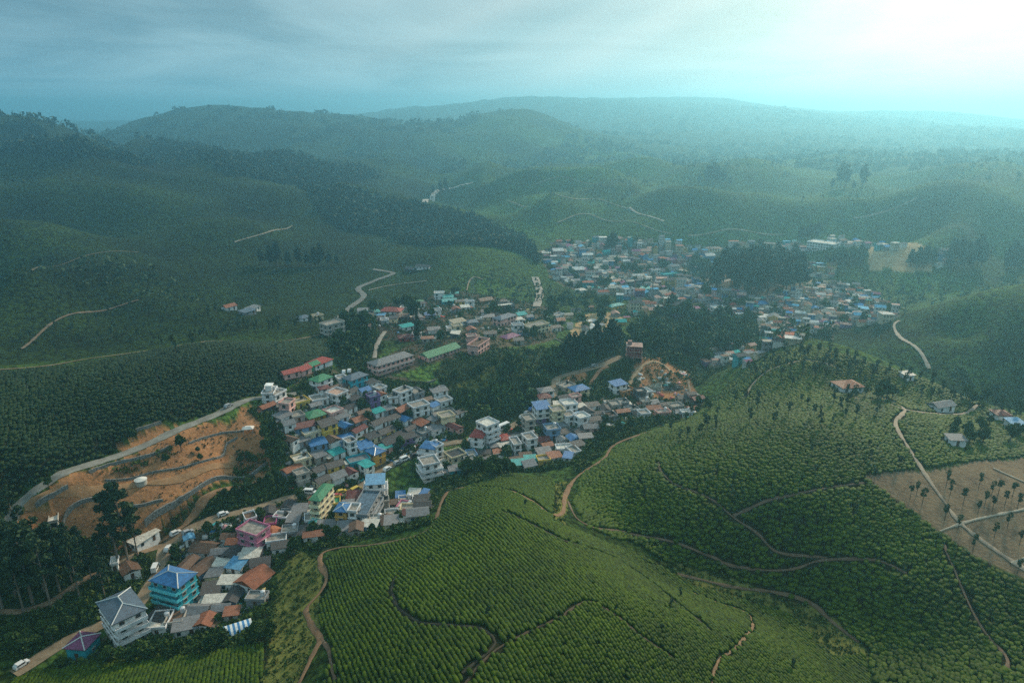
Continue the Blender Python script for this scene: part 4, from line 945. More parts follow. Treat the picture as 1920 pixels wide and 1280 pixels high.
def scatter(kind, poly, n, h0, h1, base, group, seed, gap=3.0, avoid=True):
    rs = np.random.RandomState(seed); c = 0
    for q in px_points(poly, n*14, rs):
        if c >= n: break
        p = at(*q); h = h0+(h1-h0)*rs.rand()
        if avoid and cleared(p[0], p[1]): continue
        if any((p[0]-t[0])**2+(p[1]-t[1])**2 < (gap*(0.6+h/14))**2 for t in TREES[-400:]): continue
        plant(kind, p[0], p[1], h, base, group); c += 1
    return c
MARKS += [('brown fallow plot corner', 1622, 895, None), ('fork of the hill tracks', 1695, 770, None), ('crossing on the fallow plot', 1796, 985, None), ('crest of the right tea hill', 1520, 655, None),
          ('rubble building plots', 1245, 725, None), ('bend of the orange path', 1050, 962, None), ('grassy hollow', 545, 1100, None), ('bare orange slope', 330, 860, None), ('top bend of the upper road', 490, 745, None),
          ('dark central grove', 1425, 540, None), ('wooded town slope', 1300, 640, None), ('scrubby green bowl', 950, 720, None), ('left tea ridge', 300, 640, None), ('far tea dome', 900, 480, None), ('valley road bend', 680, 548, None), ('left skyline', 40, 235, None), ('hazy knoll', 1340, 335, None), ('right valley path', 1690, 635, None), ('end of the right edge path', 1885, 1240, None)]
# the big eucalyptus at the lower left
for i, (px, py, h) in enumerate([(240,1050,31),(222,1056,25),(258,1040,20),(130,1045,13),(30,992,14),(44,1008,11),(96,1140,28),(62,1132,27),(30,1122,26),(112,1108,24),(135,1092,20),(4,1138,28),(150,1122,22),(172,1086,15),(197,1120,15),(12,1090,22),(72,1085,20),(103,1072,17),(156,1066,15),(45,1148,24),(190,1060,14),(205,1096,12),(20,1060,14),(84,1112,22)]):
    plant_px('euc', px, py, h, 'tall eucalyptus with bare trunk', 'eucalyptus trees at the lower left')
GB = 'trees of the town and its slopes'
scatter('grove', [(1330,548),(1345,516),(1420,506),(1502,516),(1503,548),(1422,558)], 46, 24, 33, 'tall dense dark tree', 'dark grove trees', 21, 2.6, False)
scatter('broad', [(1180,645),(1195,595),(1250,578),(1330,590),(1420,605),(1428,650),(1350,672),(1280,688),(1205,668)], 46, 9, 15, 'dark rounded slope tree', GB, 22, 2.4)
scatter('broad', [(1012,592),(1060,560),(1110,556),(1150,590),(1100,628),(1060,615)], 12, 9, 14, 'dark leafy tree', GB, 23, 2.6)
scatter('broad', [(820,700),(880,670),(1050,655),(1065,690),(1035,735),(925,800),(880,800),(850,750)], 20, 5, 10, 'mid green slope tree', GB, 24, 2.6)
scatter('grove', [(1065,694),(1165,656),(1160,640),(1060,672)], 15, 13, 18, 'tall roadside tree', GB, 25, 2.4)
scatter('broad', [(395,965),(545,905),(520,890),(420,930)], 14, 3, 6, 'low scrub tree', GB, 26)
scatter('broad', [(490,800),(530,815),(540,885),(500,880)], 9, 6, 9, 'dark tree', GB, 27, 2.2)
scatter('broad', [(500,750),(700,720),(860,770),(760,850),(690,890),(545,915)], 18, 3.5, 6.5, 'green yard tree', GB, 28, 2.2)
scatter('broad', [(330,1010),(600,935),(790,935),(800,985),(600,1020),(500,1070),(490,1150),(350,1200),(300,1160)], 22, 3.5, 7, 'green yard tree', GB, 29, 2.2)
scatter('broad', [(780,885),(960,800),(1110,740),(1110,820),(1000,885),(880,895)], 12, 3.5, 7, 'green yard tree', GB, 30, 2.2)
scatter('broad', [(620,600),(850,550),(1060,590),(1030,640),(900,660),(640,640)], 18, 6, 10, 'green yard tree', GB, 31, 2.4)
scatter('broad', [(865,885),(900,850),(985,870),(980,900),(905,900)], 14, 6, 9, 'dark round tree', GB, 32, 2.0)
scatter('broad', [(150,1250),(290,1228),(420,1212),(428,1200),(400,1225),(300,1240)], 14, 4.5, 7, 'dark tea-edge tree', GB, 33, 2.0)
scatter('broad', [(478,1185),(512,1155),(515,1205),(480,1212)], 5, 5, 7, 'dark tea-edge tree', GB, 34, 2.0)
scatter('broad', [(620,615),(700,600),(700,655),(640,690),(625,660)], 16, 8, 12, 'dark ridge tree', GB, 35, 2.4)
scatter('broad', [(1100,800),(1190,770),(1330,752),(1340,772),(1200,815),(1110,845),(1075,880)], 13, 4, 7, 'low leafy tree', GB, 36, 2.2)
scatter('broad', [(1160,500),(1250,500),(1240,520),(1160,520)], 9, 9, 12, 'hazy town tree', GB, 37)
scatter('broad', [(1292,520),(1300,490),(1340,485),(1345,520)], 10, 12, 16, 'hazy town tree', GB, 38)
scatter('broad', [(20,1180),(170,1180),(280,1130),(230,1170),(90,1225),(20,1235)], 9, 4, 7, 'dark bushy tree', GB, 39, 2.0)
for px, py, h in [(340,846,8),(372,850,3.5),(377,864,3.5),(312,870,4.5),(468,866,5),(452,872,5),(478,872,5),(250,826,5),(92,915,4)]: plant_px('broad', px, py, h, 'lone green tree', GB)
plant_px('conifer', 783, 636, 17, 'tall narrow dark conifer', GB)
for px, py, h in [(700,592,11),(770,590,14),(760,585,12),(776,600,13)]: plant_px('broad', px, py, h, 'dark ridge tree', GB)
for px, py, h in [(1652,748,9),(1662,750,8),(1645,752,7),(1672,748,7)]: plant_px('broad', px, py, h, 'dark round trackside tree', GB)
FB = 'tall trees in the far valleys'
for px, py, h in [(520,500,24),(506,500,19),(541,502,16),(560,500,17),(576,500,15),(590,502,19),(602,502,21),(617,498,14),(632,500,13),(490,497,13),(826,364,23),(836,362,24),(812,364,15),(1145,468,18),(1139,470,14),(1152,468,16)]: plant_px('grove', px, py, h, 'tall dark valley tree', FB)
for px, py, h in [(1575,352,30),(1584,352,27),(1616,354,30),(1560,356,14),(1600,358,13),(1325,342,22),(1335,344,26),(1346,344,24),(1356,346,20),(1310,346,14),(1368,348,13)]: plant_px('grove', px, py, h, 'tall hazy knoll tree', FB)
for px, py, h in [(20,238,14),(40,238,17),(56,242,15)]: plant_px('oak', px, py, h, 'crooked skyline tree', FB)
scatter('grove', [(1770,500),(1780,488),(1835,488),(1840,506),(1780,508)], 13, 19, 25, 'tall hazy tree', FB, 40, 2.6)
scatter('grove', [(1700,500),(1750,492),(1752,502),(1702,506)], 6, 15, 19, 'tall hazy tree', FB, 41, 2.6)
scatter('grove', [(1885,500),(1925,485),(1925,510),(1885,512)], 6, 20, 25, 'tall hazy tree', FB, 42, 2.6)
scatter('broad', [(1545,492),(1620,488),(1622,500),(1550,504)], 12, 13, 17, 'hazy rounded tree', FB, 43, 2.4)
scatter('grove', [(1488,445),(1535,440),(1535,450),(1488,452)], 6, 12, 17, 'hazy tree behind town', FB, 44, 2.6)
scatter('broad', [(1790,700),(1860,735),(1920,760),(1920,800),(1830,770),(1780,740)], 16, 5, 8, 'dark hill tree', GB, 45, 2.2)
scatter('broad', [(1780,800),(1920,795),(1925,830),(1790,845)], 13, 4, 7, 'dark hill tree', GB, 46, 2.0)
SO = 'silver oaks over the tea'
for px, py in [(1706,935),(1718,928),(1729,944),(1774,910),(1781,928),(1806,944),(1833,964),(1846,947),(1860,958),(1871,928),(1884,946),(1898,931),(1907,953),(1889,987),(1864,1007),(1824,1032),(1911,1021),(1907,1075),(1796,992),(1771,975),(1638,906),(1859,928),(1835,913)]:
    plant_px('oak', px, py, 5.8, 'slender silver oak', SO)
scatter('oak', [(1380,705),(1480,662),(1560,665),(1700,705),(1800,735),(1915,775),(1915,795),(1750,755),(1600,712),(1450,718)], 72, 5, 8, 'slender crest silver oak', SO, 51, 3.2, False)
scatter('oak', [(1250,790),(1400,745),(1600,700),(1700,760),(1600,805),(1400,805),(1250,835)], 40, 5, 8, 'slender silver oak', SO, 52, 3.5)
scatter('oak', [(1100,910),(1600,820),(1700,880),(1600,1000),(1900,1150),(1900,1260),(1500,1050),(1100,985)], 22, 3.5, 6, 'slender silver oak', SO, 53, 5)
scatter('oak', [(300,650),(450,612),(610,605),(620,617),(430,632),(320,665)], 46, 5.5, 8, 'slender ridge silver oak', SO, 54, 2.6)
scatter('oak', [(10,720),(200,695),(560,650),(600,690),(300,790),(10,900)], 34, 4, 6.5, 'pale slender silver oak', SO, 55, 5)
scatter('oak', [(0,640),(150,595),(300,568),(420,582),(350,625),(100,665)], 34, 6, 8, 'hazy silver oak', SO, 56, 4)
for px, py in [(1222,975),(1275,1120),(1258,1140),(985,955),(850,925),(915,1160),(1180,910),(1240,1190),(1485,1255)]: plant_px('oak', px, py, 3.6, 'small stunted silver oak', SO)

# masses nobody could count
def card_mass(name, xs, ys, cards, rad, hgt, size, mat, label, seed, jag=0.5):
    rs = np.random.RandomState(seed); n = len(xs); z = H(xs, ys); s = 0.6+0.9*rs.rand(n)
    d = rs.randn(n, cards, 3); d /= np.linalg.norm(d, axis=2)[:,:,None]; d[:,:,2] = np.abs(d[:,:,2]); q = (0.55+0.5*rs.rand(n, cards))[:,:,None]
    c = np.stack([xs, ys, z], 1)[:,None]+d*q*np.array([rad, rad, hgt])*s[:,None,None]
    sz = (np.full((n, cards), size)*s[:,None]).ravel(); tone = (0.15+0.4*rs.rand(n)[:,None]+0.4*rs.rand(n, cards)).clip(0, 1).ravel()
    v, f, t = leafcards(rs, c.reshape(-1, 3), sz, tone); o = link_mesh(name, v, f, mat, tone=t); tag(o, label, kind='stuff'); return o
def land_points(polys, n, seed, avoid=True, px=True):
    rs = np.random.RandomState(seed); X = []
    for poly, k in zip(polys, n):
        P = world_poly(poly) if px else poly; lo, hi = P.min(0), P.max(0); got = 0; tries = 0
        while got < k and tries < 60:
            tries += 1
            q = lo+rs.rand(4000, 2)*(hi-lo); m = inside(P, q[:,0], q[:,1])
            if avoid: m &= cleared(q[:,0], q[:,1]) == 0
            q = q[m][:k-got]; X.append(q); got += len(q)
    X = np.concatenate(X); return X[:,0], X[:,1]
x, y = land_points([(lambda p: p)(p) for p in (
  [(290,1005),(340,962),(500,890),(550,905),(520,932),(400,968)], [(-20,1005),(120,1012),(250,1020),(320,1040),(280,1130),(170,1185),(-20,1235)],
  [(810,700),(860,660),(1040,650),(1180,640),(1250,560),(1420,590),(1440,640),(1320,720),(1180,700),(1040,745),(960,795),(880,815),(850,760)],
  [(1090,720),(1180,670),(1200,720),(1160,740),(1110,740)], [(600,610),(700,600),(720,650),(690,700),(640,700),(620,660)],
  [(470,770),(500,750),(600,700),(700,710),(820,725),(880,770),(870,830),(760,850),(690,900),(620,925),(545,925),(540,870)],
  [(300,1010),(450,945),(600,930),(700,925),(800,925),(808,982),(700,1008),(600,1030),(560,1030),(500,1080),(500,1150),(440,1190),(270,1230),(110,1245),(300,1130),(330,1060)],
  [(780,885),(900,825),(960,800),(1040,735),(1120,728),(1130,800),(1085,868),(1000,885),(900,885),(820,905)], [(1100,738),(1180,722),(1330,742),(1260,795),(1150,805)],
  [(620,600),(700,570),(850,545),(960,560),(1060,585),(1040,635),(900,660),(700,712),(690,690),(780,640),(650,630)],
  [(1075,900),(1140,845),(1290,775),(1300,755),(1200,790),(1110,820),(1075,865)], [(800,935),(880,880),(960,885),(900,905),(840,922),(815,975)], [(100,1250),(300,1235),(490,1200),(480,1180),(280,1225),(120,1240)], [(440,845),(500,852),(505,878),(440,902)], [(190,884),(320,842),(330,850),(200,898)], [(60,960),(120,915),(150,915),(90,962)])],
  [900, 1500, 3000, 300, 700, 1300, 1300, 900, 500, 1500, 500, 350, 300, 60, 25, 20], 61)
card_mass('undergrowth', x, y, 15, 1.25, 1.5, 0.62, LEAF['shrub'], 'tangled green scrub and weeds between houses and on slopes', 62)
x, y = land_points([[(510,1080),(560,1035),(604,1050),(600,1150),(560,1290),(486,1290),(505,1170)],[(1240,1050),(1400,1092),(1560,1150),(1640,1225),(1560,1230),(1480,1150),(1300,1100)],[(1040,905),(1060,900),(1058,985),(1035,975)]], [420, 260, 60], 63)
card_mass('weeds', x, y, 9, 0.7, 0.6, 0.42, LEAF['shrub'], 'low weeds on the grassy hollow', 64)
x, y = land_points([[(14,985),(200,868),(400,792),(475,762),(515,880),(440,905),(330,962),(270,1005),(230,1034),(60,1005)]], [260], 65)
card_mass('dry_weeds', x, y, 8, 0.7, 0.5, 0.4, LEAF['dry'], 'dry weeds on the bare orange slope', 66)
x, y = land_points([[(1180,645),(1195,595),(1250,570),(1330,585),(1425,605),(1430,655),(1350,680),(1280,692),(1205,675)],[(1005,600),(1060,556),(1110,552),(1155,590),(1100,632),(1050,620)],[(1080,700),(1170,665),(1180,640),(1050,650),(1060,690)],[(830,745),(880,690),(1050,665),(1060,690),(1030,740),(920,800),(870,790)],[(610,615),(700,600),(705,655),(640,690)],[(1160,500),(1330,480),(1345,520),(1240,525)]], [170, 25, 40, 45, 40, 40], 75, True)
card_mass('slope_wood', x, y, 70, 2.6, 5.5, 1.1, LEAF['broad'], 'tangle of low trees on the wooded town slopes', 76)
x, y = land_points([[(1020,475),(1045,458),(1180,450),(1300,462),(1335,470),(1335,500),(1290,515),(1335,560),(1240,562),(1110,550),(1035,520)],[(1300,545),(1345,552),(1430,562),(1500,545),(1560,535),(1640,560),(1680,585),(1672,602),(1570,616),(1500,642),(1435,662),(1420,600),(1340,590)]], [120, 110], 77, False)
card_mass('town_trees', x, y, 40, 2.6, 6.5, 1.6, LEAF['broad'], 'leafy trees crowded among the far town roofs', 78)
x, y = land_points([p for p in FAR_WOODS], [2600, 6500], 67, False, False)
card_mass('hillside_forest', x, y, 18, 3.6, 7.0, 1.9, LEAF['dark'], 'dense dark forest on the hazy hills', 68)
rs = np.random.RandomState(69); n = 6500; u = np.radians(-40+80*rs.rand(n)); r = np.exp(math.log(520)+(math.log(1500)-math.log(520))*rs.rand(n)); x, y = np.sin(u)*r, np.cos(u)*r
k = (vnoise(x/90+5, y/90)+0.5*vnoise(x/25, y/25) > 0.16)
for P in FIELDS['yard']: k &= ~inside(P, x, y)
card_mass('distant_shade_trees', x[k], y[k], 9, 1.6, 6.5, 1.5, LEAF['oak'], 'countless small shade trees over the far tea', 70)
n = 5000; u = np.radians(-42+84*rs.rand(n)); r = np.exp(math.log(1250)+(math.log(3300)-math.log(1250))*rs.rand(n)); x, y = np.sin(u)*r, np.cos(u)*r
k = vnoise(x/220+5, y/220)+0.4*vnoise(x/60, y/60) > -0.1
card_mass('distant_forest', x[k], y[k], 24, 8, 8, 3.4, LEAF['dark'], 'hazy forest over the far hills', 71)
# ---------------------------------------------------------------- the far part of the town: hundreds of roofs a few pixels wide
def far_town():
    rs = np.random.RandomState(81); V = []; Fc = []; Cc = []
    rc = np.array([(0.06,0.062,0.066)]*6+[(0.16,0.17,0.18)]*4+[(0.35,0.31,0.25)]*4+[(0.52,0.50,0.46)]*4+[(0.03,0.2,0.45)]*1+[(0.1,0.36,0.55)]*1+[(0.02,0.3,0.28)]*1+[(0.42,0.25,0.2)]*2+[(0.30,0.09,0.05)]*3+[(0.24,0.08,0.15)]*1+[(0.14,0.08,0.05)]*3)
    wc = np.array([(0.55,0.55,0.5)]*5+[(0.5,0.42,0.28)]*3+[(0.25,0.25,0.25)]*2+[(0.1,0.25,0.45),(0.5,0.28,0.25),(0.05,0.32,0.35),(0.5,0.35,0.1),(0.2,0.12,0.25)])
    def one(x, y, w, d, h, ang, rcol, wcol, gable):
        ca, sa = math.cos(ang), math.sin(ang); z = float(H(x, y)); i = len(V)
        P = lambda a, b, c: (x+a*ca-b*sa, y+a*sa+b*ca, z+c)
        for zz in (-1.5, h): V.extend([P(-w/2,-d/2,zz), P(w/2,-d/2,zz), P(w/2,d/2,zz), P(-w/2,d/2,zz)])
        for k in range(4): Fc.append((i+k, i+(k+1)%4, i+4+(k+1)%4, i+4+k)); Cc.append(wcol)
        j = len(V); W2, D2, o = w/2+.4, d/2+.4, h+.02
        if gable:
            r = d*0.26; V.extend([P(-W2,-D2,o), P(W2,-D2,o), P(W2,0,o+r), P(-W2,0,o+r), P(W2,D2,o), P(-W2,D2,o)])
            for f in ((0,1,2,3), (3,2,4,5)): Fc.append(tuple(j+q for q in f)); Cc.append(rcol)
            for f in ((0,3,5,5), (1,4,2,2)): Fc.append(tuple(j+q for q in f)); Cc.append(wcol)
        else:
            for zz in (o, o+.5): V.extend([P(-W2,-D2,zz), P(W2,-D2,zz), P(W2,D2,zz), P(-W2,D2,zz)])
            Fc.append((j+4,j+5,j+6,j+7)); Cc.append(rcol)
            for k in range(4): Fc.append((j+k, j+(k+1)%4, j+4+(k+1)%4, j+4+k)); Cc.append(wcol)
        if h > 3.5:        # dark window strips
            for q in range(int(h//2.8)):
                for e in np.arange(-w/2+0.9, w/2-0.6, 2.2):
                    j = len(V); V.extend([P(e,-d/2-.04,q*2.8+1), P(e+1.1,-d/2-.04,q*2.8+1), P(e+1.1,-d/2-.04,q*2.8+2.1), P(e,-d/2-.04,q*2.8+2.1)]); Fc.append((j,j+1,j+2,j+3)); Cc.append((0.02,0.025,0.03))
    taken = []; n_all = 0
    for poly, n, s0, s1, deg in (([(1020,475),(1045,458),(1180,450),(1300,462),(1335,470),(1335,500),(1290,515),(1335,560),(1240,562),(1110,550),(1035,520)], 330, 5, 11, 10),
                            ([(1300,545),(1345,552),(1430,562),(1500,545),(1560,535),(1640,560),(1680,585),(1672,602),(1570,616),(1500,642),(1435,662),(1420,600),(1340,590)], 360, 4, 8.5, -15),
                            ([(1050,592),(1180,557),(1340,572),(1345,600),(1200,592),(1100,640),(1060,632)], 46, 4.5, 9, 5), ([(1370,462),(1500,455),(1510,478),(1490,468)], 26, 6, 11, 0), ([(1500,490),(1560,505),(1560,522),(1505,520)], 34, 5, 9, 0), ([(1540,440),(1700,462),(1690,475),(1570,462)], 22, 6, 11, 10), ([(1715,480),(1775,478),(1780,500),(1725,500)], 9, 6, 10, 0), ([(1320,690),(1345,640),(1432,668),(1400,690)], 26, 3.5, 6.5, 20)):
        got = 0
        for q in px_points(poly, n*12, rs):
            if got >= n: break
            p = at(*q); w = s0+(s1-s0)*rs.rand()**1.5; d = w*(0.55+0.3*rs.rand())
            if any((p[0]-t[0])**2+(p[1]-t[1])**2 < ((w+t[2])*0.44)**2 for t in taken): continue
            if any((p[0]-f[0])**2+(p[1]-f[1])**2 < (f[2]+w*0.5)**2 for f in FOOT): continue
            if any((p[0]-t[0])**2+(p[1]-t[1])**2 < 9 for t in TREES): continue
            taken.append((p[0], p[1], w)); got += 1
            one(p[0], p[1], w, d, rs.choice([2.6,2.8,3.0,5.6,5.6,8.4], p=[.3,.25,.15,.14,.11,.05]), math.radians(deg+rs.randn()*9+(90 if rs.rand() < .25 else 0)), rc[rs.randint(len(rc))]*(0.8+0.4*rs.rand()), wc[rs.randint(len(wc))]*(0.8+0.3*rs.rand()), rs.rand() < .7)
        n_all += got
    me = bpy.data.meshes.new('distant_houses'); me.from_pydata(V, [], [tuple(dict.fromkeys(f)) for f in Fc])
    a = me.attributes.new('paint', 'FLOAT_COLOR', 'FACE'); a.data.foreach_set('color', np.column_stack([np.array(Cc), np.ones(len(Cc))]).astype(np.float32).ravel())
    m, T, b = base_mat('distant_paint'); at_ = T.n('Attribute', attribute_name='paint'); nz = T.noise(T.n('NewGeometry').outputs['Position'], 0.6, 4)
    T.l(T.mix(1.0, at_.outputs['Color'], T.ramp(nz, [(0.3, 0.55), (0.65, 1.1)]), 'MULTIPLY'), b.inputs['Base Color']); me.materials.append(m)
    o = bpy.data.objects.new('distant_houses', me); COL.objects.link(o); tag(o, 'crowded small houses of the far town', kind='stuff'); return n_all
print('FAR', far_town())

# ---------------------------------------------------------------- loose things lying in yards and lanes: sheets, timber, washing, sacks
def yard_clutter():
    rs = np.random.RandomState(91); X, Y = land_points([[(495,775),(600,720),(790,745),(860,775),(860,815),(760,850),(690,898),(610,920),(545,915),(540,860)],[(330,1015),(450,955),(600,940),(790,935),(806,975),(700,998),(540,1022),(500,1065),(497,1130),(440,1170),(350,1200),(300,1165),(335,1060)],[(785,890),(900,835),(1040,750),(1110,760),(1115,800),(1080,855),(1000,880)],[(1110,745),(1330,750),(1290,785),(1120,800)],[(620,600),(850,555),(1060,592),(1030,630),(800,640)],[(1190,692),(1300,700),(1300,745),(1200,745)]], [330, 360, 200, 110, 160, 50], 92)
    pal = np.array([(0.6,0.6,0.57)]*6+[(0.3,0.29,0.27)]*5+[(0.15,0.1,0.07)]*3+[(0.1,0.3,0.55),(0.03,0.2,0.45),(0.5,0.25,0.25),(0.4,0.08,0.06),(0.5,0.4,0.15),(0.05,0.35,0.35)]); n = len(X); Z = H(X, Y)
    L, W_, T_ = 0.5+1.6*rs.rand(n)**2, 0.4+0.7*rs.rand(n), 0.2+0.7*rs.rand(n); a = rs.rand(n)*6.3; c, s = np.cos(a), np.sin(a); vs = []
    for zz in (-.25, 1):
        for sx, sy in ((-1,-1),(1,-1),(1,1),(-1,1)):
            u, w = sx*L*(1 if zz < 0 else .9), sy*W_*(1 if zz < 0 else .9); vs.append(np.stack([X+u*c-w*s, Y+u*s+w*c, Z+zz*T_+sx*.1*(zz > 0)], 1))
    v = np.stack(vs, 1).reshape(-1, 3); f = np.array([(4,5,6,7),(0,1,5,4),(1,2,6,5),(2,3,7,6),(3,0,4,7)]); fs = (f[None]+8*np.arange(n)[:,None,None]).reshape(-1, 4)
    o = link_mesh('yard_clutter', v, fs, None); col = np.repeat(pal[rs.randint(len(pal), size=n)]*(0.7+0.5*rs.rand(n))[:,None], 5, 0)
    at_ = o.data.attributes.new('paint', 'FLOAT_COLOR', 'FACE'); at_.data.foreach_set('color', np.column_stack([col, np.ones(len(col))]).astype(np.float32).ravel())
    o.data.materials.append(bpy.data.materials['distant_paint']); tag(o, 'scattered sheets, timber and sacks in the yards', kind='stuff')
yard_clutter()

# ---------------------------------------------------------------- walls on the bare slope
def stone_wall(px, h, th, label, mark=None):
    h, th = h*0.75, th*0.65
    L = world_line(px, 1.5); t = np.gradient(L, axis=0); t /= np.linalg.norm(t, axis=1)[:,None]+1e-9; nr = np.stack([-t[:,1], t[:,0]], 1)
    A, B = L+nr*th/2, L-nr*th/2; o = L[len(L)//2]; oz = float(H(o[0], o[1])); b = MB()
    z = np.maximum(np.maximum(H(A[:,0], A[:,1]), H(B[:,0], B[:,1])), H(L[:,0], L[:,1]))
    P = lambda q, zz: (q[0]-o[0], q[1]-o[1], zz-oz)
    for k in range(len(L)): b.v += [P(A[k], z[k]-1.5), P(A[k], z[k]+h), P(B[k], z[k]+h), P(B[k], z[k]-1.5)]
    for k in range(len(L)-1):
        i, j = 4*k, 4*k+4; b.f += [(i, j, j+1, i+1), (i+1, j+1, j+2, i+2), (i+2, j+2, j+3, i+3)]
    b.f += [(0,1,2,3), (len(b.v)-1, len(b.v)-2, len(b.v)-3, len(b.v)-4)]
    w = b.build('retaining_wall', surf('stone', (0.27,0.26,0.235))); w.location = (o[0], o[1], oz); pend(w, label, 'wall', 'retaining walls on the bare slope', mark, True); return w
stone_wall([(167,886),(215,870),(287,853),(321,838)], 0.9, 0.7, 'straight grey stone wall just below the upper road on orange slope')
stone_wall([(354,832),(414,813),(457,808)], 0.8, 0.7, 'grey stone wall running to the white canopy on the slope')
stone_wall([(197,901),(280,888),(332,879),(366,870),(398,861),(420,852),(426,832),(446,821)], 0.7, 0.7, 'long pale stone wall with hooked upper end on orange slope')
stone_wall([(272,985),(316,955),(356,928),(420,897),(500,871)], 1.5, 1.1, 'thick grey stone wall along the lower edge of the orange slope')
stone_wall([(118,988),(124,968),(141,949),(168,938),(208,936)], 1.2, 0.9, 'curved grey stone wall behind the tall eucalyptus')
stone_wall([(236,950),(270,948),(306,939)], 1.0, 0.8, 'short grey stone wall right of the tall eucalyptus')
stone_wall([(67,949),(94,932),(128,914)], 0.9, 0.7, 'short pale stone wall at upper left of the orange slope')
stone_wall([(255,808),(280,800),(303,792)], 0.8, 0.7, 'short pale stone wall above the upper road bend')
stone_wall([(1050,706),(1090,694),(1150,668)], 0.8, 0.5, 'long white road wall below the tall roadside trees')
stone_wall([(1040,635),(1072,650),(1105,668)], 0.7, 0.6, 'pale boundary wall among trees behind the cream block')
stone_wall([(775,722),(800,718),(816,713)], 0.8, 0.8, 'pale wall strip below the green roofed school')
stone_wall([(1262,612),(1280,630),(1290,640)], 0.4, 1.0, 'rusty channel wall on the wooded town slope')

def at_empty(name, px, py, rz=0.0): return empty(name, at(px, py), rz)
# round white tank on the bare slope
t = at_empty('water_tank', 265, 906); b = MB(); b.cyl(0,0,-0.4,1.5,2.0,20); b.build('tank_body', surf('plaster', (0.5,0.47,0.40)), t); b = MB(); b.cyl(0,0,1.5,1.75,2.15,20); b.cyl(0,0,1.75,2.3,2.0,20,0.35); b.build('lid', surf('plaster', (0.62,0.60,0.54)), t)
pend(t, 'round white water tank with lid on the bare orange slope', 'water tank', None, 'round water tank', True)
# white canopy
t = at_empty('canopy', 466, 811, 0.2); b = MB()
for a, c in ((-1.8,-1.2),(1.8,-1.2),(1.8,1.2),(-1.8,1.2)): b2 = MB(); b2.cyl(a, c, -0.4, 2.2, 0.09, 6); b2.build('post', surf('paint', (0.3,0.3,0.3)), t)
q = [(-2.3,-1.7,2.2),(2.3,-1.7,2.2),(2.3,1.7,2.2),(-2.3,1.7,2.2)]; b.hexa(q, [(x*0.45, y*0.3, 3.0) for x, y, _ in q]); b.build('roof', surf('plaster', (0.62,0.58,0.52)), t)
pend(t, 'small white canopy on posts at the right end of the orange slope', 'canopy', None, None, True)
# striped tent
t = at_empty('tent', 447, 1186, 0.5); n = 9
def tent_part(name, par, col):
    b = MB(); L = 8.0; R = 3.4
    for s in range(12):
        if s % 2 != par: continue
        x0, x1 = -L/2+s*L/12, -L/2+(s+1)*L/12
        for k in range(n):
            a0, a1 = math.pi*k/n, math.pi*(k+1)/n; f = lambda a, x, r: (x, r*math.cos(a), r*0.95*math.sin(a)-0.3)
            b.hexa([f(a0,x0,R-.08), f(a0,x1,R-.08), f(a1,x1,R-.08), f(a1,x0,R-.08)], [f(a0,x0,R), f(a0,x1,R), f(a1,x1,R), f(a1,x0,R)])
    return b.build(name, surf('plaster', col), t)
tent_part('blue_stripes', 0, (0.05,0.18,0.36)); tent_part('white_stripes', 1, (0.6,0.62,0.6))
b = MB(); b.poly([(-3.97, 3.3*math.cos(math.pi*k/n), 3.13*math.sin(math.pi*k/n)-0.3) for k in range(n+1)]); b.poly([(3.97, 3.3*math.cos(math.pi*k/n), 3.13*math.sin(math.pi*k/n)-0.3) for k in range(n+1)]); b.build('end_cloth', surf('plaster', (0.4,0.42,0.42)), t)
pend(t, 'barrel shaped blue and white striped tent near the tea edge', 'tent', None, 'striped tent', True)
# unfinished red frame building
t = at_empty('unfinished_building', 1188, 680, -0.15); W_, D_ = 8.4, 7.0; zs = [0, 3.2, 6.4, 9.6]
for ix in range(3):
    for iy in range(2): b = MB(); b.box(-W_/2+ix*W_/2-.2, -W_/2+ix*W_/2+.2, iy*D_-.2, iy*D_+.2, -2.0 if iy == 0 else -4, 9.4); b.build('column', surf('concrete', (0.42,0.26,0.22)), t)
for z in zs[1:]: b = MB(); b.box(-W_/2-.35, W_/2+.35, -.35, D_+.35, z-.2, z); b.build('floor_slab', surf('concrete', (0.42,0.27,0.22)), t)
for f in range(3):
    for ix in range(2):
        if (f, ix) == (0, 1): continue
        b = MB(); b.box(-W_/2+ix*W_/2+.2, -W_/2+(ix+1)*W_/2-.2, 0.6, 0.8, zs[f], zs[f+1]-.2); b.build('brick_infill', surf('plaster', (0.20,0.035,0.035)), t)
    b = MB(); b.box(W_/2-.1, W_/2+.1, .2, D_-.2, zs[f], zs[f+1]-.2); b.build('brick_infill', surf('plaster', (0.22,0.05,0.04)), t)
b = MB(); b.box(-3.6,-1.4,3,5.4,9.6,11.6); b.build('stair_head', surf('concrete', (0.35,0.2,0.17)), t)
pend(t, 'three storey unfinished pink concrete frame with dark red infill', 'building', None, 'unfinished red frame', True)
# two foundation grids
for px, py, rz, c, lb in ((1222,729,-0.30,(0.33,0.36,0.30),'pale foundation grid of low walls on orange building ground'), (1264,732,-0.15,(0.10,0.11,0.11),'dark foundation grid of low walls right of the pale one')):
    t = at_empty('foundation', px, py, rz); rr = random.Random(px); b = MB(); b.box(-5,5,0,11.5,-2.5,0.25); b.build('slab', surf('concrete', tuple(q*0.8 for q in c)), t)
    for k in range(6): b = MB(); b.box(-5,5,k*2.2,k*2.2+.25,0.25,1.3+rr.random()*.5); b.build('cross_wall', surf('concrete', c), t)
    for k in range(4): b = MB(); b.box(-5+k*3.25,-4.75+k*3.25,0.0,11.4,0.253,1.1+rr.random()*.4); b.build('long_wall', surf('concrete', c), t)
    pend(t, lb, 'foundation', None, None, True)
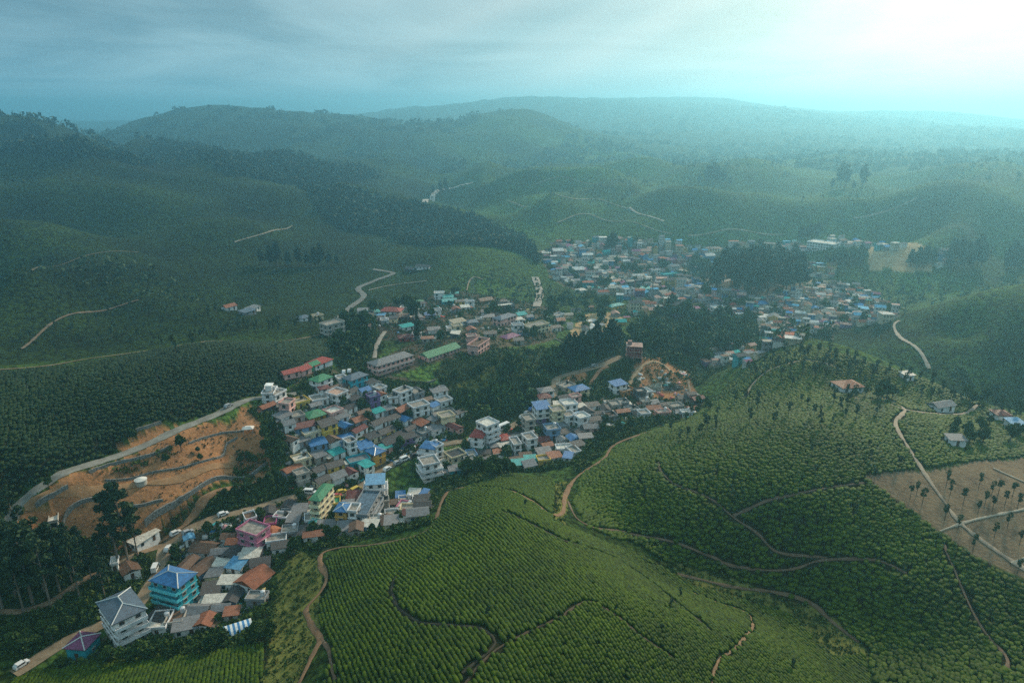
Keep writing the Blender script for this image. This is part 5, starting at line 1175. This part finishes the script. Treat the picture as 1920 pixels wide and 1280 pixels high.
# lattice power pylon and a slim mast
def pylon(name, px, py, h, base, label, arms):
    t = at_empty(name, px, py); m = surf('paint', (0.22,0.23,0.24)); b = MB(); s = 6; top = 0.25
    W = lambda k: base*(1-k/s)+top*k/s
    for k in range(s):
        z0, z1 = h*k/s, h*(k+1)/s; a, c = W(k), W(k+1)
        for x, y in ((1,1),(-1,1),(-1,-1),(1,-1)): b.bar((x*a,y*a,z0-(.5 if k == 0 else 0)), (x*c,y*c,z1), .09)
        for i in range(4):
            p = [(1,1),(-1,1),(-1,-1),(1,-1)]; u, v = p[i], p[(i+1)%4]; b.bar((u[0]*a,u[1]*a,z0), (v[0]*c,v[1]*c,z1), .05)
    b.build('lattice', m, t)
    for z, r in arms: q = MB(); q.bar((-r,0,z), (r,0,z), .09); q.bar((-r,0,z), (0,0,z+.9), .05); q.bar((r,0,z), (0,0,z+.9), .05); q.build('cross_arm', m, t)
    pend(t, label, 'pylon', None, None, True)
pylon('power_pylon', 886, 548, 12, 1.5, 'grey lattice power pylon on the far tea dome', [(8.5,2.6),(10.6,2.0)])
pylon('radio_mast', 1222, 565, 26, 0.5, 'thin dark radio mast rising from the far town', [(25,.6)])

# ---------------------------------------------------------------- vehicles
CARM = {}
def car_meshes(kind, col):
    k = (kind, col)
    if k in CARM: return CARM[k]
    L, Wd, Hh = {'car': (4.0,1.7,1.5), 'van': (4.6,1.8,2.1), 'bus': (9.5,2.4,3.0)}[kind]; r = 0.33 if kind != 'bus' else 0.48; b = MB(); x = L/2; y = Wd/2; g = r*0.75
    if kind == 'car': prof = [(-x,g),(x,g),(x,.72),(x-.9,.86),(x-1.35,1.40),(-x+.75,Hh),(-x+.15,.95)]
    elif kind == 'van': prof = [(-x,g),(x,g),(x,1.0),(x-.7,1.15),(x-1.2,Hh),(-x+.1,Hh)]
    else: prof = [(-x,g),(x,g),(x,2.2),(x-.25,Hh),(-x+.1,Hh)]
    n = len(prof); sh = lambda z: y if z < 1.05 else y*0.9
    for s in (-1, 1): b.v += [(p, s*sh(z), z) for p, z in prof]
    b.f += [tuple(range(n-1, -1, -1)) if False else tuple(range(n)), tuple(range(2*n-1, n-1, -1))]+[(i, n+i, n+(i+1)%n, (i+1)%n) for i in range(n)]
    body = b.build('body', surf('paint', col)); g_ = MB()
    z0, z1 = {'car': (.92,1.33), 'van': (1.15,1.75), 'bus': (1.5,2.4)}[kind]; xa, xb = -x+.55, {'car': x-1.35, 'van': x-1.1, 'bus': x-.4}[kind]
    for s in (-1, 1): yy = sorted((s*y*0.86, s*(y+.01))); g_.box(xa, xb, yy[0], yy[1], z0, z1)
    win = g_.build('window', GLASS); w = MB(); m = 14
    for s in (-.1, .1): w.v += [(r*math.cos(2*math.pi*k_/m), s, r*math.sin(2*math.pi*k_/m)) for k_ in range(m)]
    w.f += [tuple(range(m)), tuple(range(2*m-1, m-1, -1))]+[(i, m+i, m+(i+1)%m, (i+1)%m) for i in range(m)]
    wh = w.build('wheel', surf('paint', (0.02,0.02,0.02))); fr = MB(); zf = {'car': (.9,1.36,x-1.32,x-.9), 'van': (1.2,1.95,x-1.12,x-.74), 'bus': (1.5,2.5,x-.12,x+.02)}[kind]
    fr.hexa([(zf[3],-y*.8,zf[0]),(zf[3]+.03,-y*.8,zf[0]),(zf[3]+.03,y*.8,zf[0]),(zf[3],y*.8,zf[0])], [(zf[2],-y*.75,zf[1]),(zf[2]+.05,-y*.75,zf[1]),(zf[2]+.05,y*.75,zf[1]),(zf[2],y*.75,zf[1])])
    ws = fr.build('windscreen', GLASS); d = (body.data, win.data, wh.data, ws.data, L, Wd, r)
    for o in (body, win, wh, ws): bpy.data.objects.remove(o)
    CARM[k] = d; return d
WH, SV, YL, RD, BK, BL_ = (0.7,0.7,0.68), (0.35,0.36,0.37), (0.55,0.38,0.04), (0.35,0.04,0.03), (0.04,0.04,0.045), (0.05,0.13,0.35)
ROADL = [L for n, L, w, c in LINES if n == 'road']
def vehicle(kind, col, px, py, label, cat, side=0.0):
    p = at(px, py)[:2]; best = min(ROADL, key=lambda L: ((L-p)**2).sum(1).min()); i = int(((best-p)**2).sum(1).argmin()); i = min(max(i, 1), len(best)-2)
    t = best[i+1]-best[i-1]; t /= np.linalg.norm(t); near = math.sqrt(((best-p)**2).sum(1).min()) < 9
    q = best[i]+np.array([-t[1], t[0]])*side if near else p
    d = car_meshes(kind, col); z = float(H(q[0], q[1]))+0.10+math.hypot(*q)*0.0008+0.05
    r = empty('bus' if kind == 'bus' else 'van' if kind == 'van' else 'parked_car', (q[0], q[1], z), math.atan2(t[1], t[0]))
    child('body', d[0], r, (0,0,0)); child('window', d[1], r, (0,0,0)); child('windscreen', d[3], r, (0,0,0))
    for a in (-1, 1):
        for s in (-1, 1): child('wheel', d[2], r, (a*d[4]*0.31, s*(d[5]/2-.1), d[6]))
    pend(r, label, cat, 'vehicles on the town roads')
for k, c, px, py, s, lb, ct in [('car',WH,46,1249,1.0,'white parked car','car'),('car',WH,312,1031,-1.0,'white parked car','car'),('van',WH,323,1068,1.2,'white van','van'),('car',WH,336,1003,1.0,'white parked car','car'),('car',SV,350,996,-1.0,'silver parked car','car'),
 ('car',WH,422,971,1.0,'white parked car','car'),('car',WH,565,928,1.4,'white parked car','car'),('van',WH,582,929,1.4,'white van','van'),('car',WH,621,929,-1.2,'white parked car','car'),('car',YL,640,925,1.2,'yellow parked car','car'),('car',RD,632,932,-1.4,'red parked car','car'),
 ('car',WH,724,880,-1.4,'white parked car','car'),('car',SV,746,870,-1.3,'silver parked car','car'),('van',WH,756,864,-1.3,'white van','van'),('car',BK,772,855,-1.2,'black parked car','car'),('bus',WH,936,806,0.8,'white bus','bus'),('car',WH,980,785,1.0,'white parked car','car'),('car',SV,990,777,1.0,'silver parked car','car'),('car',BL_,1000,769,1.0,'blue parked car','car'),
 ('car',WH,645,700,0,'white parked car','car'),('car',WH,655,698,0,'white parked car','car'),('car',SV,1118,690,1.0,'silver parked car','car'),('car',WH,1012,758,1.0,'white parked car','car'),('car',SV,440,765,0.8,'silver parked car','car'),('car',WH,885,826,-1.0,'white parked car','car'),('van',YL,660,918,-1.2,'yellow van','van')]:
    vehicle(k, c, px, py, lb, ct, s)
NB = [bush_field('tea_bushes', *t, TEA_DARK if k == 2 else TEA_MAT, 11 + k, TEA_LABELS[k]) for k, t in enumerate(TEA)]
def build_haze():
    me = bpy.data.meshes.new('haze')
    x0, x1, y0, y1, z0, z1 = -11000, 11000, -11000, 11000, -45, 292
    v = [(x, y, z) for z in (z0, z1) for x, y in ((x0, y0), (x1, y0), (x1, y1), (x0, y1))]
    me.from_pydata(v, [], [(3,2,1,0),(4,5,6,7),(0,1,5,4),(1,2,6,5),(2,3,7,6),(3,0,4,7)])
    m = bpy.data.materials.new('haze_air'); m.use_nodes = True; T = NT(m.node_tree)
    out = T.n('OutputMaterial'); pv = T.n('VolumePrincipled')
    pv.inputs['Color'].default_value = (*HAZE['color'], 1); pv.inputs['Density'].default_value = HAZE['density']
    pv.inputs['Anisotropy'].default_value = HAZE['g']
    T.l(pv.outputs[0], out.inputs['Volume']); me.materials.append(m)
    o = bpy.data.objects.new('haze', me); COL.objects.link(o); o['kind'] = 'stuff'
    o['label'] = 'pale blue haze filling the valley air'
HAZE = dict(color=(0.34, 0.77, 0.97), density=0.00045, g=0.74)
build_haze()
finish_labels()
print('THINGS', len(PENDING))
